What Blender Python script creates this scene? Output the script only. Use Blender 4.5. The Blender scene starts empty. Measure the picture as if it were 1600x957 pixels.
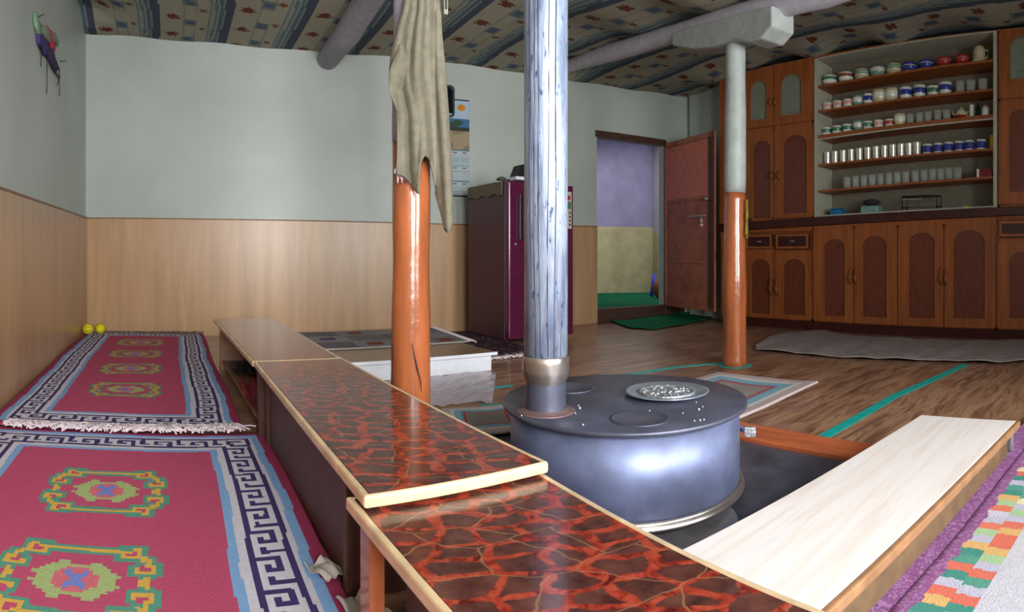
import bpy, math, random
from mathutils import Vector, Matrix
from math import sin, cos, tan, pi, atan2, sqrt, radians
random.seed(7)
S = bpy.context.scene
COL = S.collection

# ------------------------------------------------------------------ camera (stitched panorama, cylindrical lens)
F, PX0, HC, YH = 950.0, 265.0, 0.68, 400.0      # pixels per radian, column of azimuth 0, eye height, horizon row
cd = bpy.data.cameras.new('camera'); cam = bpy.data.objects.new('camera', cd); COL.objects.link(cam)
cam.location = (0, 0, HC)
cam.rotation_euler = (pi/2, 0, -(800-PX0)/F)
cd.type = 'PANO'
cc = cd
cc.panorama_type = 'CENTRAL_CYLINDRICAL'
cc.central_cylindrical_range_u_min = -800/F
cc.central_cylindrical_range_u_max = 800/F
cc.central_cylindrical_range_v_min = -(957-YH)/F
cc.central_cylindrical_range_v_max = YH/F
cc.central_cylindrical_radius = 1.0
cd.clip_start = 0.02
S.camera = cam

# ------------------------------------------------------------------ world, lights, exposure
w = bpy.data.worlds.new('world'); S.world = w; w.use_nodes = True
w.node_tree.nodes['Background'].inputs[0].default_value = (0.9, 0.92, 1.0, 1)
w.node_tree.nodes['Background'].inputs[1].default_value = 1.0
def area(name, loc, rot, sx, sy, power, color):
    l = bpy.data.lights.new(name, 'AREA'); l.shape = 'RECTANGLE'; l.size = sx; l.size_y = sy
    l.energy = power; l.color = color
    o = bpy.data.objects.new(name, l); COL.objects.link(o); o.location = loc; o.rotation_euler = rot
    return o
DAY = (1.0, 0.905, 0.965)
area('daylight_left_window', (0.15, -1.72, 1.25), (pi/2, 0, 0), 1.05, 1.24, 285, DAY)
area('daylight_right_window', (1.85, -1.72, 1.25), (pi/2, 0, 0), 1.25, 1.24, 205, DAY)
if hasattr(S, 'cycles'): S.cycles.transparent_max_bounces = 40
area('corridor_fill', (5.35, 5.6, 2.3), (0, 0, 0), 0.9, 0.5, 13, (1.0, 0.95, 0.97))  # added fill lamp under the corridor ceiling; no window stands there
vs = S.view_settings
vs.view_transform = 'Standard'; vs.look = 'None'; vs.gamma = 1.0; vs.exposure = 0.15; vs.use_curve_mapping = False

# ------------------------------------------------------------------ pixel helpers (photograph column/row -> place on a real surface)
def az(px): return (px-PX0)/F
def onz(px, py, z):
    d = (HC-z)*F/(py-YH); a = az(px); return Vector((d*sin(a), d*cos(a), z))
def atd(px, py, d):
    a = az(px); return Vector((d*sin(a), d*cos(a), HC+(YH-py)*d/F))
def onX(px, py, X):
    a = az(px); d = X/sin(a); return Vector((X, d*cos(a), HC+(YH-py)*d/F))
BW0, BWS = 5.229, 0.136                           # back wall plan: Y = BW0 - BWS*X
def onB(px, py, off=0.0):
    a = az(px); Y = (BW0-off)/(1+BWS*tan(a)); d = Y/cos(a)
    return Vector((Y*tan(a), Y, HC+(YH-py)*d/F))
def bwy(X): return BW0-BWS*X

# ------------------------------------------------------------------ materials
def lin(c):
    return tuple(((x/255)/12.92 if x/255 <= 0.04045 else ((x/255+0.055)/1.055)**2.4) for x in c)
MATS = {}
def node(nt, t, **kw):
    n = nt.nodes.new(t)
    for k, v in kw.items(): setattr(n, k, v)
    return n
def base(name, rough=0.6, metal=0.0, spec=0.5, coat=0.0):
    m = bpy.data.materials.new(name); m.use_nodes = True; nt = m.node_tree
    b = nt.nodes['Principled BSDF']
    b.inputs['Roughness'].default_value = rough; b.inputs['Metallic'].default_value = metal
    b.inputs['Specular IOR Level'].default_value = spec; b.inputs['Coat Weight'].default_value = coat
    b.inputs['Coat Roughness'].default_value = 0.08
    MATS[name] = m
    return m, nt, b
def coords(nt, scale=(1, 1, 1), rot=(0, 0, 0), kind='Object'):
    tc = node(nt, 'ShaderNodeTexCoord'); mp = node(nt, 'ShaderNodeMapping')
    mp.inputs['Scale'].default_value = scale; mp.inputs['Rotation'].default_value = rot
    nt.links.new(tc.outputs[kind], mp.inputs['Vector']); return mp.outputs['Vector']
def noise(nt, vec, scale, detail=4, rough=0.55, dist=0.0):
    n = node(nt, 'ShaderNodeTexNoise'); n.inputs['Scale'].default_value = scale
    n.inputs['Detail'].default_value = detail; n.inputs['Roughness'].default_value = rough
    n.inputs['Distortion'].default_value = dist
    nt.links.new(vec, n.inputs['Vector']); return n.outputs['Fac']
def ramp(nt, fac, stops):
    r = node(nt, 'ShaderNodeValToRGB'); e = r.color_ramp.elements
    e[0].position = stops[0][0]; e[0].color = (*lin(stops[0][1]), 1)
    e[1].position = stops[-1][0]; e[1].color = (*lin(stops[-1][1]), 1)
    for p, c in stops[1:-1]:
        x = e.new(p); x.color = (*lin(c), 1)
    nt.links.new(fac, r.inputs['Fac']); return r.outputs['Color']
def bump(nt, b, h, strength=0.2, dist=0.01):
    n = node(nt, 'ShaderNodeBump'); n.inputs['Strength'].default_value = strength; n.inputs['Distance'].default_value = dist
    nt.links.new(h, n.inputs['Height']); nt.links.new(n.outputs['Normal'], b.inputs['Normal'])
def mixc(nt, fac, a, c):
    m = node(nt, 'ShaderNodeMix', data_type='RGBA')
    nt.links.new(fac, m.inputs[0])
    for s, v in ((6, a), (7, c)):
        if isinstance(v, tuple): m.inputs[s].default_value = (*lin(v), 1)
        else: nt.links.new(v, m.inputs[s])
    return m.outputs[2]
def plain(name, c, rough=0.6, metal=0.0, var=0.12, scale=(6, 6, 6), nscale=3, bmp=0.0, spec=0.5, coat=0.0, bs=40):
    m, nt, b = base(name, rough, metal, spec, coat)
    v = coords(nt, scale); f = noise(nt, v, nscale)
    lo = tuple(max(0, x*(1-var)) for x in c); hi = tuple(min(255, x*(1+var)) for x in c)
    nt.links.new(ramp(nt, f, [(0.3, lo), (0.7, hi)]), b.inputs['Base Color'])
    if bmp: bump(nt, b, noise(nt, coords(nt), bs), bmp)
    return m
PLASTER = plain('green_white_plaster', (184, 192, 186), 0.42, var=0.035, scale=(1, 1, 1), nscale=1.6, bmp=0.12, bs=9)
PLY = plain('varnished_plywood', (188, 150, 112), 0.32, var=0.07, scale=(5, 5, 0.5), nscale=2.0, bmp=0.05, bs=12)
PURPLE = plain('purple_plaster', (138, 134, 166), 0.6, var=0.06, nscale=0.8, bmp=0.4, bs=14)
CREAM = plain('cream_plaster', (176, 166, 124), 0.6, var=0.08, nscale=0.8, bmp=0.4, bs=14)
GREYPL = plain('grey_plaster', (176, 172, 180), 0.6, var=0.05)
DARKWOOD = plain('dark_brown_wood', (74, 48, 38), 0.5, var=0.2, scale=(4, 4, 20))
GREEN = plain('green_carpet', (22, 104, 68), 0.95, var=0.15, nscale=5, bmp=0.5, bs=200, spec=0.1)
LILAC = plain('lilac_painted_log', (162, 156, 170), 0.6, var=0.06, bmp=0.3, bs=12)
WHITEP = plain('chipped_white_paint', (166, 172, 170), 0.5, var=0.07, nscale=2, bmp=0.3, bs=25)
ORANGE = plain('orange_enamel_on_wood', (168, 94, 56), 0.24, var=0.13, scale=(8, 8, 1.2), nscale=2, bmp=0.55, bs=9, coat=0.5)
EDGE = plain('beige_edge_strip', (212, 184, 146), 0.25, var=0.08, coat=0.3)
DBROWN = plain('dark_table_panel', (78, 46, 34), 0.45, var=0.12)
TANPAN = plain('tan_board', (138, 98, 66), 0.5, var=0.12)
STEEL = plain('black_blue_sheet_iron', (116, 124, 158), 0.5, 0.6, var=0.18, nscale=1.2, spec=0.6)
STEELTOP = plain('dull_stove_top_iron', (92, 94, 112), 0.42, 0.5, var=0.12, nscale=1.5)
PLATE = plain('dark_hearth_sheet', (84, 86, 100), 0.42, 0.4, var=0.22, nscale=1.2)
ALU = plain('cast_aluminium', (176, 178, 182), 0.38, 0.7, var=0.2, nscale=6, bmp=0.5, bs=90)
CHROME = plain('brushed_collar_steel', (170, 160, 156), 0.3, 0.85, var=0.12)
BLACK = plain('black_plastic', (22, 22, 26), 0.4)
TOWEL = plain('beige_terry_cloth', (136, 130, 114), 0.95, var=0.08, nscale=4, bmp=0.6, bs=260, spec=0.1)
KNIT = plain('grey_brown_knit', (118, 108, 92), 0.95, var=0.16, nscale=12, bmp=0.9, bs=160, spec=0.1)
FRIDGE = plain('wine_red_enamel', (92, 26, 62), 0.22, 0.15, var=0.06, coat=0.5)
FRIDGES = plain('dark_wine_side_panel', (76, 44, 58), 0.45, var=0.05)
WHITELAM = plain('white_laminate', (226, 228, 238), 0.35, var=0.02)
PTOP = plain('brown_platform_top', (150, 122, 98), 0.3, var=0.06)
YELLOW = plain('yellow_foam', (226, 210, 20), 0.6, var=0.05)
TEAL = plain('teal_tape', (10, 168, 160), 0.5, var=0.08)
ORBOARD = plain('orange_brown_board', (186, 98, 60), 0.45, var=0.14, scale=(12, 1.2, 12), nscale=3)
CABW = plain('orange_varnished_wood', (150, 82, 40), 0.45, var=0.12, scale=(4, 14, 1), nscale=2)
CABEDGE = plain('paler_cabinet_wood', (152, 88, 44), 0.45, var=0.1, scale=(4, 14, 1), nscale=2)
CABD = plain('dark_counter_wood', (66, 30, 26), 0.3, var=0.15)
SHELFB = plain('grey_cream_shelf_back', (122, 116, 100), 0.7, var=0.06)
SHELFF = plain('pale_shelf_trim', (176, 176, 158), 0.6, var=0.04)
WHITEC = plain('white_ceramic', (226, 226, 214), 0.2, var=0.02)
BLUEC = plain('cobalt_print', (52, 60, 148), 0.25, var=0.1)
GREENC = plain('green_print', (70, 128, 100), 0.25, var=0.1)
REDC = plain('red_print', (168, 44, 40), 0.25, var=0.1)
PINKC = plain('pink_print', (214, 160, 150), 0.25, var=0.1)
CREAMC = plain('cream_ceramic', (206, 194, 160), 0.25, var=0.05)
TEALC = plain('pale_teal_glaze', (120, 160, 148), 0.2, var=0.05)
BLUEPL = plain('blue_plastic', (30, 112, 170), 0.35, var=0.05)
YELPL = plain('yellow_tin', (206, 176, 30), 0.4, var=0.05)
PAPER = plain('white_paper', (176, 166, 158), 0.8, var=0.05)
FRINGE = plain('white_cotton_fringe', (214, 200, 206), 0.9, var=0.06)
MATCL = plain('grey_mauve_floor_cloth', (150, 138, 136), 0.9, var=0.09, nscale=2, bmp=0.4, bs=60)
REDCL = plain('red_cloth', (128, 30, 46), 0.9, var=0.1)
DARKCL = plain('dark_cloth', (46, 40, 48), 0.9, var=0.2)

def burl():
    m, nt, b = base('burl_veneer_panel', 0.35)
    v = coords(nt, (14, 14, 9)); f = noise(nt, v, 1.3, 6, 0.65, 2.5)
    nt.links.new(ramp(nt, f, [(0.3, (64, 32, 28)), (0.5, (118, 60, 42)), (0.7, (84, 44, 34))]), b.inputs['Base Color'])
    return m
BURL = burl()
def glass(name, tint=(210, 225, 220), fac=0.82, rough=0.05):
    m = bpy.data.materials.new(name); m.use_nodes = True; nt = m.node_tree
    for n in list(nt.nodes): nt.nodes.remove(n)
    o = node(nt, 'ShaderNodeOutputMaterial'); t = node(nt, 'ShaderNodeBsdfTransparent'); g = node(nt, 'ShaderNodeBsdfGlossy')
    t.inputs[0].default_value = (*lin(tint), 1); g.inputs['Roughness'].default_value = rough
    fr = node(nt, 'ShaderNodeLayerWeight'); fr.inputs[0].default_value = 0.25
    mx = node(nt, 'ShaderNodeMixShader'); ad = node(nt, 'ShaderNodeMath', operation='MULTIPLY_ADD')
    ad.inputs[1].default_value = fac; ad.inputs[2].default_value = 0.02
    nt.links.new(fr.outputs['Facing'], ad.inputs[0]); nt.links.new(ad.outputs[0], mx.inputs[0])
    nt.links.new(t.outputs[0], mx.inputs[1]); nt.links.new(g.outputs[0], mx.inputs[2]); nt.links.new(mx.outputs[0], o.inputs[0])
    return m
GLASS = glass('clear_pane', (232, 238, 234), 0.9, 0.12)
TUMBLER = glass('clear_tumbler_glass', (240, 244, 240), 0.5, 0.15)

def floor_mat():
    m, nt, b = base('wood_print_vinyl', 0.33, coat=0.15)
    v = coords(nt, (1.3, 8, 1)); f = noise(nt, v, 1.7, 6, 0.62, 1.6)
    v2 = coords(nt, (0.7, 2.2, 1)); f2 = noise(nt, v2, 2.0, 3)
    c1 = ramp(nt, f, [(0.34, (100, 66, 54)), (0.47, (160, 118, 92)), (0.58, (200, 160, 126)), (0.70, (128, 88, 70))])
    m2 = node(nt, 'ShaderNodeMath', operation='MULTIPLY'); m2.inputs[1].default_value = .55; nt.links.new(f2, m2.inputs[0]); c2 = mixc(nt, m2.outputs[0], c1, (142, 102, 84))
    br = node(nt, 'ShaderNodeTexBrick'); vv = coords(nt, (1, 1, 1)); nt.links.new(vv, br.inputs['Vector'])
    br.inputs['Scale'].default_value = 1.0; br.inputs['Brick Width'].default_value = 1.1; br.inputs['Row Height'].default_value = 0.12
    br.inputs['Mortar Size'].default_value = 0.0025
    br.inputs['Color1'].default_value = (1, 1, 1, 1); br.inputs['Color2'].default_value = (0.78, 0.76, 0.74, 1); br.inputs['Mortar'].default_value = (0.45, 0.4, 0.36, 1)
    mu = node(nt, 'ShaderNodeMix', data_type='RGBA', blend_type='MULTIPLY'); mu.inputs[0].default_value = 0.8
    nt.links.new(c2, mu.inputs[6]); nt.links.new(br.outputs['Color'], mu.inputs[7]); nt.links.new(mu.outputs[2], b.inputs['Base Color'])
    return m
FLOOR = floor_mat()
def marble():
    m, nt, b = base('red_cracked_marble_laminate', 0.12, coat=0.0, spec=0.32)
    v = coords(nt, (1, 1, 1), (0, 0, 0.35))
    nz = node(nt, 'ShaderNodeTexNoise'); nz.inputs['Scale'].default_value = 16; nz.inputs['Detail'].default_value = 3
    nt.links.new(v, nz.inputs['Vector'])
    sub = node(nt, 'ShaderNodeVectorMath', operation='MULTIPLY_ADD'); sub.inputs[1].default_value = (0.045, 0.03, 0); nt.links.new(nz.outputs['Color'], sub.inputs[0]); nt.links.new(v, sub.inputs[2])
    sc = node(nt, 'ShaderNodeVectorMath', operation='MULTIPLY'); sc.inputs[1].default_value = (13.5, 21, 0); nt.links.new(sub.outputs[0], sc.inputs[0])
    vo = node(nt, 'ShaderNodeTexVoronoi', feature='DISTANCE_TO_EDGE', voronoi_dimensions='2D'); vo.inputs['Scale'].default_value = 1
    vo.inputs['Randomness'].default_value = 0.62
    nt.links.new(sc.outputs[0], vo.inputs['Vector'])
    cells = ramp(nt, noise(nt, v, 30, 4), [(0.3, (62, 32, 30)), (0.7, (100, 60, 52))])
    red = ramp(nt, noise(nt, v, 34, 5, .6, 1.0), [(0.36, (78, 26, 22)), (0.46, (140, 46, 32)), (0.62, (168, 72, 52)), (0.72, (130, 54, 44))])
    wn = node(nt, 'ShaderNodeMath', operation='MULTIPLY_ADD'); nt.links.new(noise(nt, v, 11, 2), wn.inputs[0]); wn.inputs[1].default_value = -0.22
    nt.links.new(vo.outputs['Distance'], wn.inputs[2])
    mk = node(nt, 'ShaderNodeMapRange'); mk.inputs[1].default_value = -0.02; mk.inputs[2].default_value = 0.035; mk.inputs[3].default_value = 1; mk.inputs[4].default_value = 0
    nt.links.new(wn.outputs[0], mk.inputs[0])
    c = mixc(nt, mk.outputs[0], cells, red)
    # thin pale veins
    sc2 = node(nt, 'ShaderNodeVectorMath', operation='MULTIPLY'); sc2.inputs[1].default_value = (8, 13, 0); nt.links.new(sub.outputs[0], sc2.inputs[0])
    v2 = node(nt, 'ShaderNodeTexVoronoi', feature='DISTANCE_TO_EDGE', voronoi_dimensions='2D'); v2.inputs['Scale'].default_value = 1; nt.links.new(sc2.outputs[0], v2.inputs['Vector'])
    mk2 = node(nt, 'ShaderNodeMapRange'); mk2.inputs[1].default_value = 0.008; mk2.inputs[2].default_value = 0.02; mk2.inputs[3].default_value = 0.6; mk2.inputs[4].default_value = 0
    nt.links.new(v2.outputs['Distance'], mk2.inputs[0])
    c = mixc(nt, mk2.outputs[0], c, (150, 108, 78))
    nt.links.new(c, b.inputs['Base Color'])
    return m
MARBLE = marble()
def benchmat():
    m, nt, b = base('white_ash_laminate', 0.3)
    f = noise(nt, coords(nt, (1.2, 22, 1)), 1.6, 5, 0.6, 0.6)
    nt.links.new(ramp(nt, f, [(0.3, (228, 214, 206)), (0.55, (242, 232, 230)), (0.7, (232, 224, 230))]), b.inputs['Base Color'])
    return m
BENCH = benchmat()
def pipemat():
    m, nt, b = base('galvanised_stove_pipe', 0.45, 0.4)
    f = noise(nt, coords(nt, (22, 22, 3)), 1.5, 6, 0.7, 1.0)
    c = ramp(nt, f, [(0.3, (104, 118, 146)), (0.5, (156, 168, 194)), (0.62, (186, 196, 216)), (0.75, (140, 150, 176))])
    f2 = noise(nt, coords(nt, (40, 40, 1.2)), 1.2, 2, 0.5, 0.5)
    mk = node(nt, 'ShaderNodeMapRange'); mk.inputs[1].default_value = 0.64; mk.inputs[2].default_value = 0.69; nt.links.new(f2, mk.inputs[0])
    c = mixc(nt, mk.outputs[0], c, (150, 112, 104))
    f3 = noise(nt, coords(nt, (60, 60, 22)), 1.0, 3)
    mk3 = node(nt, 'ShaderNodeMapRange'); mk3.inputs[1].default_value = 0.62; mk3.inputs[2].default_value = 0.68; nt.links.new(f3, mk3.inputs[0])
    c = mixc(nt, mk3.outputs[0], c, (78, 96, 132))
    nt.links.new(c, b.inputs['Base Color']); bump(nt, b, f, 0.15)
    return m
PIPE = pipemat()
def doormat():
    m, nt, b = base('rusty_brown_door_sheet', 0.4)
    f = noise(nt, coords(nt, (4, 4, 4)), 1.6, 6, 0.7)
    nt.links.new(ramp(nt, f, [(0.3, (136, 76, 56)), (0.55, (180, 108, 80)), (0.75, (158, 90, 66))]), b.inputs['Base Color'])
    return m
DOORM = doormat()
DOORP = plain('salmon_door_panel', (206, 118, 96), 0.35, var=0.05)
def painted(name, rough=0.9, bmp=0.5, bs=220, spec=0.12):
    m, nt, b = base(name, rough, spec=spec)
    a = node(nt, 'ShaderNodeAttribute'); a.attribute_name = 'dye'
    f = noise(nt, coords(nt), 60, 3)
    mr = node(nt, 'ShaderNodeMapRange'); mr.inputs[3].default_value = 0.86; mr.inputs[4].default_value = 1.12; nt.links.new(f, mr.inputs[0])
    mu = node(nt, 'ShaderNodeVectorMath', operation='SCALE'); nt.links.new(a.outputs['Color'], mu.inputs[0]); nt.links.new(mr.outputs[0], mu.inputs['Scale'])
    nt.links.new(mu.outputs[0], b.inputs['Base Color'])
    if bmp: bump(nt, b, noise(nt, coords(nt), bs), bmp, 0.004)
    return m
WOOL = painted('woven_wool'); PRINT = painted('printed_cotton', 0.9, 0.2, 30); PAPERP = painted('printed_paper', 0.5, 0)

# ------------------------------------------------------------------ mesh builder
class MB:
    def __init__(s): s.v = []; s.f = []; s.m = []; s.sm = []
    def add(s, vs, fs, mi=0, smooth=False):
        o = len(s.v); s.v += [tuple(x) for x in vs]
        for f in fs: s.f.append(tuple(i+o for i in f)); s.m.append(mi); s.sm.append(smooth)
        return s
    def hexa(s, p, mi=0):          # 8 points: bottom 4 (ccw from above), top 4
        return s.add(p, [(3, 2, 1, 0), (4, 5, 6, 7), (0, 1, 5, 4), (1, 2, 6, 5), (2, 3, 7, 6), (3, 0, 4, 7)], mi)
    def box(s, x0, x1, y0, y1, z0, z1, mi=0):
        return s.hexa([(x0, y0, z0), (x1, y0, z0), (x1, y1, z0), (x0, y1, z0), (x0, y0, z1), (x1, y0, z1), (x1, y1, z1), (x0, y1, z1)], mi)
    def obox(s, c, ux, uy, hx, hy, z0, z1, mi=0):   # box about c with plan axes
        c = Vector(c); ux = Vector(ux); uy = Vector(uy)
        q = [c-ux*hx-uy*hy, c+ux*hx-uy*hy, c+ux*hx+uy*hy, c-ux*hx+uy*hy]
        return s.hexa([(p.x, p.y, z0) for p in q]+[(p.x, p.y, z1) for p in q], mi)
    def slab(s, quad, z0, z1, mi=0):
        return s.hexa([(p[0], p[1], z0) for p in quad]+[(p[0], p[1], z1) for p in quad], mi)
    def prism(s, pts, axis_pts, mi=0):              # pts: list of 3D points, axis: offset vector
        a = Vector(axis_pts); n = len(pts); P = [Vector(p) for p in pts]
        vs = P+[p+a for p in P]
        fs = [tuple(range(n))[::-1], tuple(range(n, 2*n))]+[(i, (i+1) % n, n+(i+1) % n, n+i) for i in range(n)]
        return s.add(vs, fs, mi)
    def ring(s, outer, inner, a, mi=0):             # frame with a hole
        a = Vector(a); n = len(outer); O = [Vector(p) for p in outer]; I = [Vector(p) for p in inner]
        vs = O+I+[p+a for p in O]+[p+a for p in I]; fs = []
        for i in range(n):
            j = (i+1) % n
            fs += [(i, j, n+j, n+i), (2*n+j, 2*n+i, 3*n+i, 3*n+j), (j, i, 2*n+i, 2*n+j), (n+i, n+j, 3*n+j, 3*n+i)]
        return s.add(vs, fs, mi)
    def lathe(s, prof, c=(0, 0, 0), seg=24, mis=None, cap=True, bend=None):
        vs = []; fs = []; m = len(prof); c = Vector(c)
        for (r, z) in prof:
            bx, by = bend(z) if bend else (0, 0)
            for k in range(seg):
                a = 2*pi*k/seg; vs.append((c.x+bx+r*cos(a), c.y+by+r*sin(a), c.z+z))
        o = len(s.v); s.v += vs
        for i in range(m-1):
            for k in range(seg):
                k2 = (k+1) % seg
                s.f.append((o+i*seg+k, o+i*seg+k2, o+(i+1)*seg+k2, o+(i+1)*seg+k)); s.m.append(mis[i] if mis else 0); s.sm.append(True)
        if cap:
            s.f.append(tuple(o+k for k in range(seg))[::-1]); s.m.append(mis[0] if mis else 0); s.sm.append(False)
            s.f.append(tuple(o+(m-1)*seg+k for k in range(seg))); s.m.append(mis[-1] if mis else 0); s.sm.append(False)
        return s
    def tube(s, pts, r, seg=8, mi=0):
        P = [Vector(p) for p in pts]; n = len(P); vs = []; up = Vector((0, 0, 1))
        rs = r if isinstance(r, (list, tuple)) else [r]*n
        for i in range(n):
            t = (P[min(i+1, n-1)]-P[max(i-1, 0)]).normalized()
            u = t.cross(up); u = t.cross(Vector((1, 0, 0))) if u.length < 1e-3 else u
            u.normalize(); w_ = t.cross(u)
            for k in range(seg):
                a = 2*pi*k/seg; vs.append(P[i]+(u*cos(a)+w_*sin(a))*rs[i])
        fs = [(i*seg+k, i*seg+(k+1) % seg, (i+1)*seg+(k+1) % seg, (i+1)*seg+k) for i in range(n-1) for k in range(seg)]
        s.add(vs, fs, mi, True)
        s.add([vs[k] for k in range(seg)], [tuple(range(seg))], mi); s.add([vs[(n-1)*seg+k] for k in range(seg)], [tuple(range(seg))[::-1]], mi)
        return s
    def sphere(s, c, r, seg=16, rings=10, mi=0, sc=(1, 1, 1)):
        c = Vector(c); prof = [(r*sin(pi*i/rings), -r*cos(pi*i/rings)) for i in range(rings+1)]
        vs = []; fs = []
        for (q, z) in prof:
            for k in range(seg): a = 2*pi*k/seg; vs.append((c.x+q*cos(a)*sc[0], c.y+q*sin(a)*sc[1], c.z+z*sc[2]))
        fs = [(i*seg+k, i*seg+(k+1) % seg, (i+1)*seg+(k+1) % seg, (i+1)*seg+k) for i in range(rings) for k in range(seg)]
        return s.add(vs, fs, mi, True)
    def build(s, name, mats, parent=None, bevel=0.0, origin=None, segs=2, recalc=True):
        me = bpy.data.meshes.new(name)
        vs = s.v
        if origin is not None: vs = [(x-origin[0], y-origin[1], z-origin[2]) for x, y, z in vs]
        me.from_pydata(vs, [], s.f)
        if not isinstance(mats, (list, tuple)): mats = [mats]
        for m in mats: me.materials.append(m)
        me.polygons.foreach_set('material_index', s.m); me.polygons.foreach_set('use_smooth', s.sm)
        if recalc:
            import bmesh
            bm = bmesh.new(); bm.from_mesh(me); bmesh.ops.remove_doubles(bm, verts=bm.verts, dist=1e-5)
            bmesh.ops.recalc_face_normals(bm, faces=bm.faces); bm.to_mesh(me); bm.free()
        me.update()
        o = bpy.data.objects.new(name, me); COL.objects.link(o)
        if origin is not None: o.location = origin
        if parent is not None: o.parent = parent
        if bevel:
            b = o.modifiers.new('bevel', 'BEVEL'); b.width = bevel; b.segments = segs; b.limit_method = 'ANGLE'
        return o
def tag(o, label, cat, group=None, kind=None):
    o['label'] = label; o['category'] = cat
    if group: o['group'] = group
    if kind: o['kind'] = kind
    return o
def thing(name, label, cat, loc=(0, 0, 0), group=None):
    o = bpy.data.objects.new(name, None); COL.objects.link(o); o.empty_display_size = 0.1
    o.location = loc; return tag(o, label, cat, group)
def struct(o): o['kind'] = 'structure'; return o
def part(mb, name, mats, par, bevel=0.0):           # part given in world coordinates under a thing at par.location
    o = mb.build(name, mats, None, bevel, origin=tuple(par.location))
    o.parent = par; o.location = (0, 0, 0); return o
def subpart(mb, name, mats, thing_o, parent_part, bevel=0.0):
    o = mb.build(name, mats, None, bevel, origin=tuple(thing_o.location))
    o.parent = parent_part; o.location = (0, 0, 0); return o
def lerp(a, b, t): return a+(b-a)*t
def interp(tab, t):
    if t <= tab[0][0]: return tab[0][1]
    for (a, x), (b, y) in zip(tab, tab[1:]):
        if t <= b: return x+(y-x)*(t-a)/(b-a)
    return tab[-1][1]

def sheet(name, P, nu, nv, dye, mat_, thick=0.0, parent=None, origin=None, smooth=True):
    """grid P(u,v)->point with a dye colour per cell dye(u,v)->rgb 0..255"""
    vs = [tuple(P(i/nu, j/nv)) for j in range(nv+1) for i in range(nu+1)]
    if origin is not None: vs = [(x-origin[0], y-origin[1], z-origin[2]) for x, y, z in vs]
    fs = [(j*(nu+1)+i, j*(nu+1)+i+1, (j+1)*(nu+1)+i+1, (j+1)*(nu+1)+i) for j in range(nv) for i in range(nu)]
    me = bpy.data.meshes.new(name); me.from_pydata(vs, [], fs); me.materials.append(mat_)
    if smooth: me.polygons.foreach_set('use_smooth', [True]*len(fs))
    if dye:
        at = me.color_attributes.new('dye', 'FLOAT_COLOR', 'CORNER'); buf = []
        cache = {}
        for j in range(nv):
            for i in range(nu):
                c = tuple(dye((i+0.5)/nu, (j+0.5)/nv))
                l = cache.get(c)
                if l is None: l = cache[c] = (*lin(c), 1.0)
                buf.extend(l*4)
        at.data.foreach_set('color', buf)
    me.update()
    o = bpy.data.objects.new(name, me); COL.objects.link(o)
    if origin is not None: o.location = origin
    if parent is not None: o.parent = parent
    if thick:
        md = o.modifiers.new('thickness', 'SOLIDIFY'); md.thickness = thick; md.offset = -1
    return o

# ================================================================== THE ROOM
XL, XR, YN = -0.74, 5.12, -1.1
# ceiling height from where it meets the walls and the sagging beam
ctl = [(-0.74, 4.88, 2.74), (-0.74, 3.5, 2.76), (-0.74, 1.5, 2.7), (-0.74, -1, 2.65)]
CL_ = ((120, 50), (134, 52), (250, 61), (400, 73), (500, 82), (600, 88), (690, 97), (790, 110), (890, 126), (980, 139), (1062, 151), (1080, 152))
def _cl(x): return next((a[1]+(b[1]-a[1])*(x-a[0])/(b[0]-a[0]) for a, b in zip(CL_, CL_[1:]) if x <= b[0]), 152)
for px in range(128, 1075, 22):
    p = onB(px, _cl(px)); ctl.append((p.x, p.y, p.z))
for px, py in ((1118, 130), (1175, 108), (1275, 90), (1400, 70), (1560, 44)):
    p = onX(px, py, 4.78); ctl.append((p.x, p.y, p.z))
ctl += [(5.12, 3.9, 2.5)]+[(5.12, 3.6-.35*k, 2.60) for k in range(14)]+[(4.95, 3.4-.35*k, 2.56) for k in range(12)]+[ (1.3, 3.5, 2.52), (1.3, 1.5, 2.55), (1.3, 0, 2.55), (3.5, 0, 2.4), (3.5, -1, 2.45), (1.3, -1, 2.55)]
BA, BB, BC = atd(888, 103, 5.75), atd(1148, 27, 3.76), atd(1290, -6, 3.29)
bdir = Vector((BB.x-BC.x, BB.y-BC.y, 0)).normalized()
BEAM = [Vector((BA.x+(BA.x-BB.x)*0.06, BA.y+(BA.y-BB.y)*0.06, BA.z+0.02)), BA, (BA+BB)/2+Vector((0, 0, -0.012)), BB, BC, BC+(BC-BB)*3+Vector((0, 0, 0.3))]
for q in (BA, (BA*2+BB)/3, (BA+BB*2)/3, BB, BC, BEAM[-1]): ctl.append((q.x, q.y, q.z+0.075))
def ceil_z(x, y):
    sw = sz = 0
    for a, b, z in ctl:
        d2 = (x-a)**2+(y-b)**2+0.003; w_ = 1/(d2*d2)**0.85; sw += w_; sz += w_*z
    return sz/sw

# floor
f = MB().box(XL-0.1, XR+0.1, YN-0.7, 5.6, -0.08, 0.0).build('floor', FLOOR); struct(f)
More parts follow.
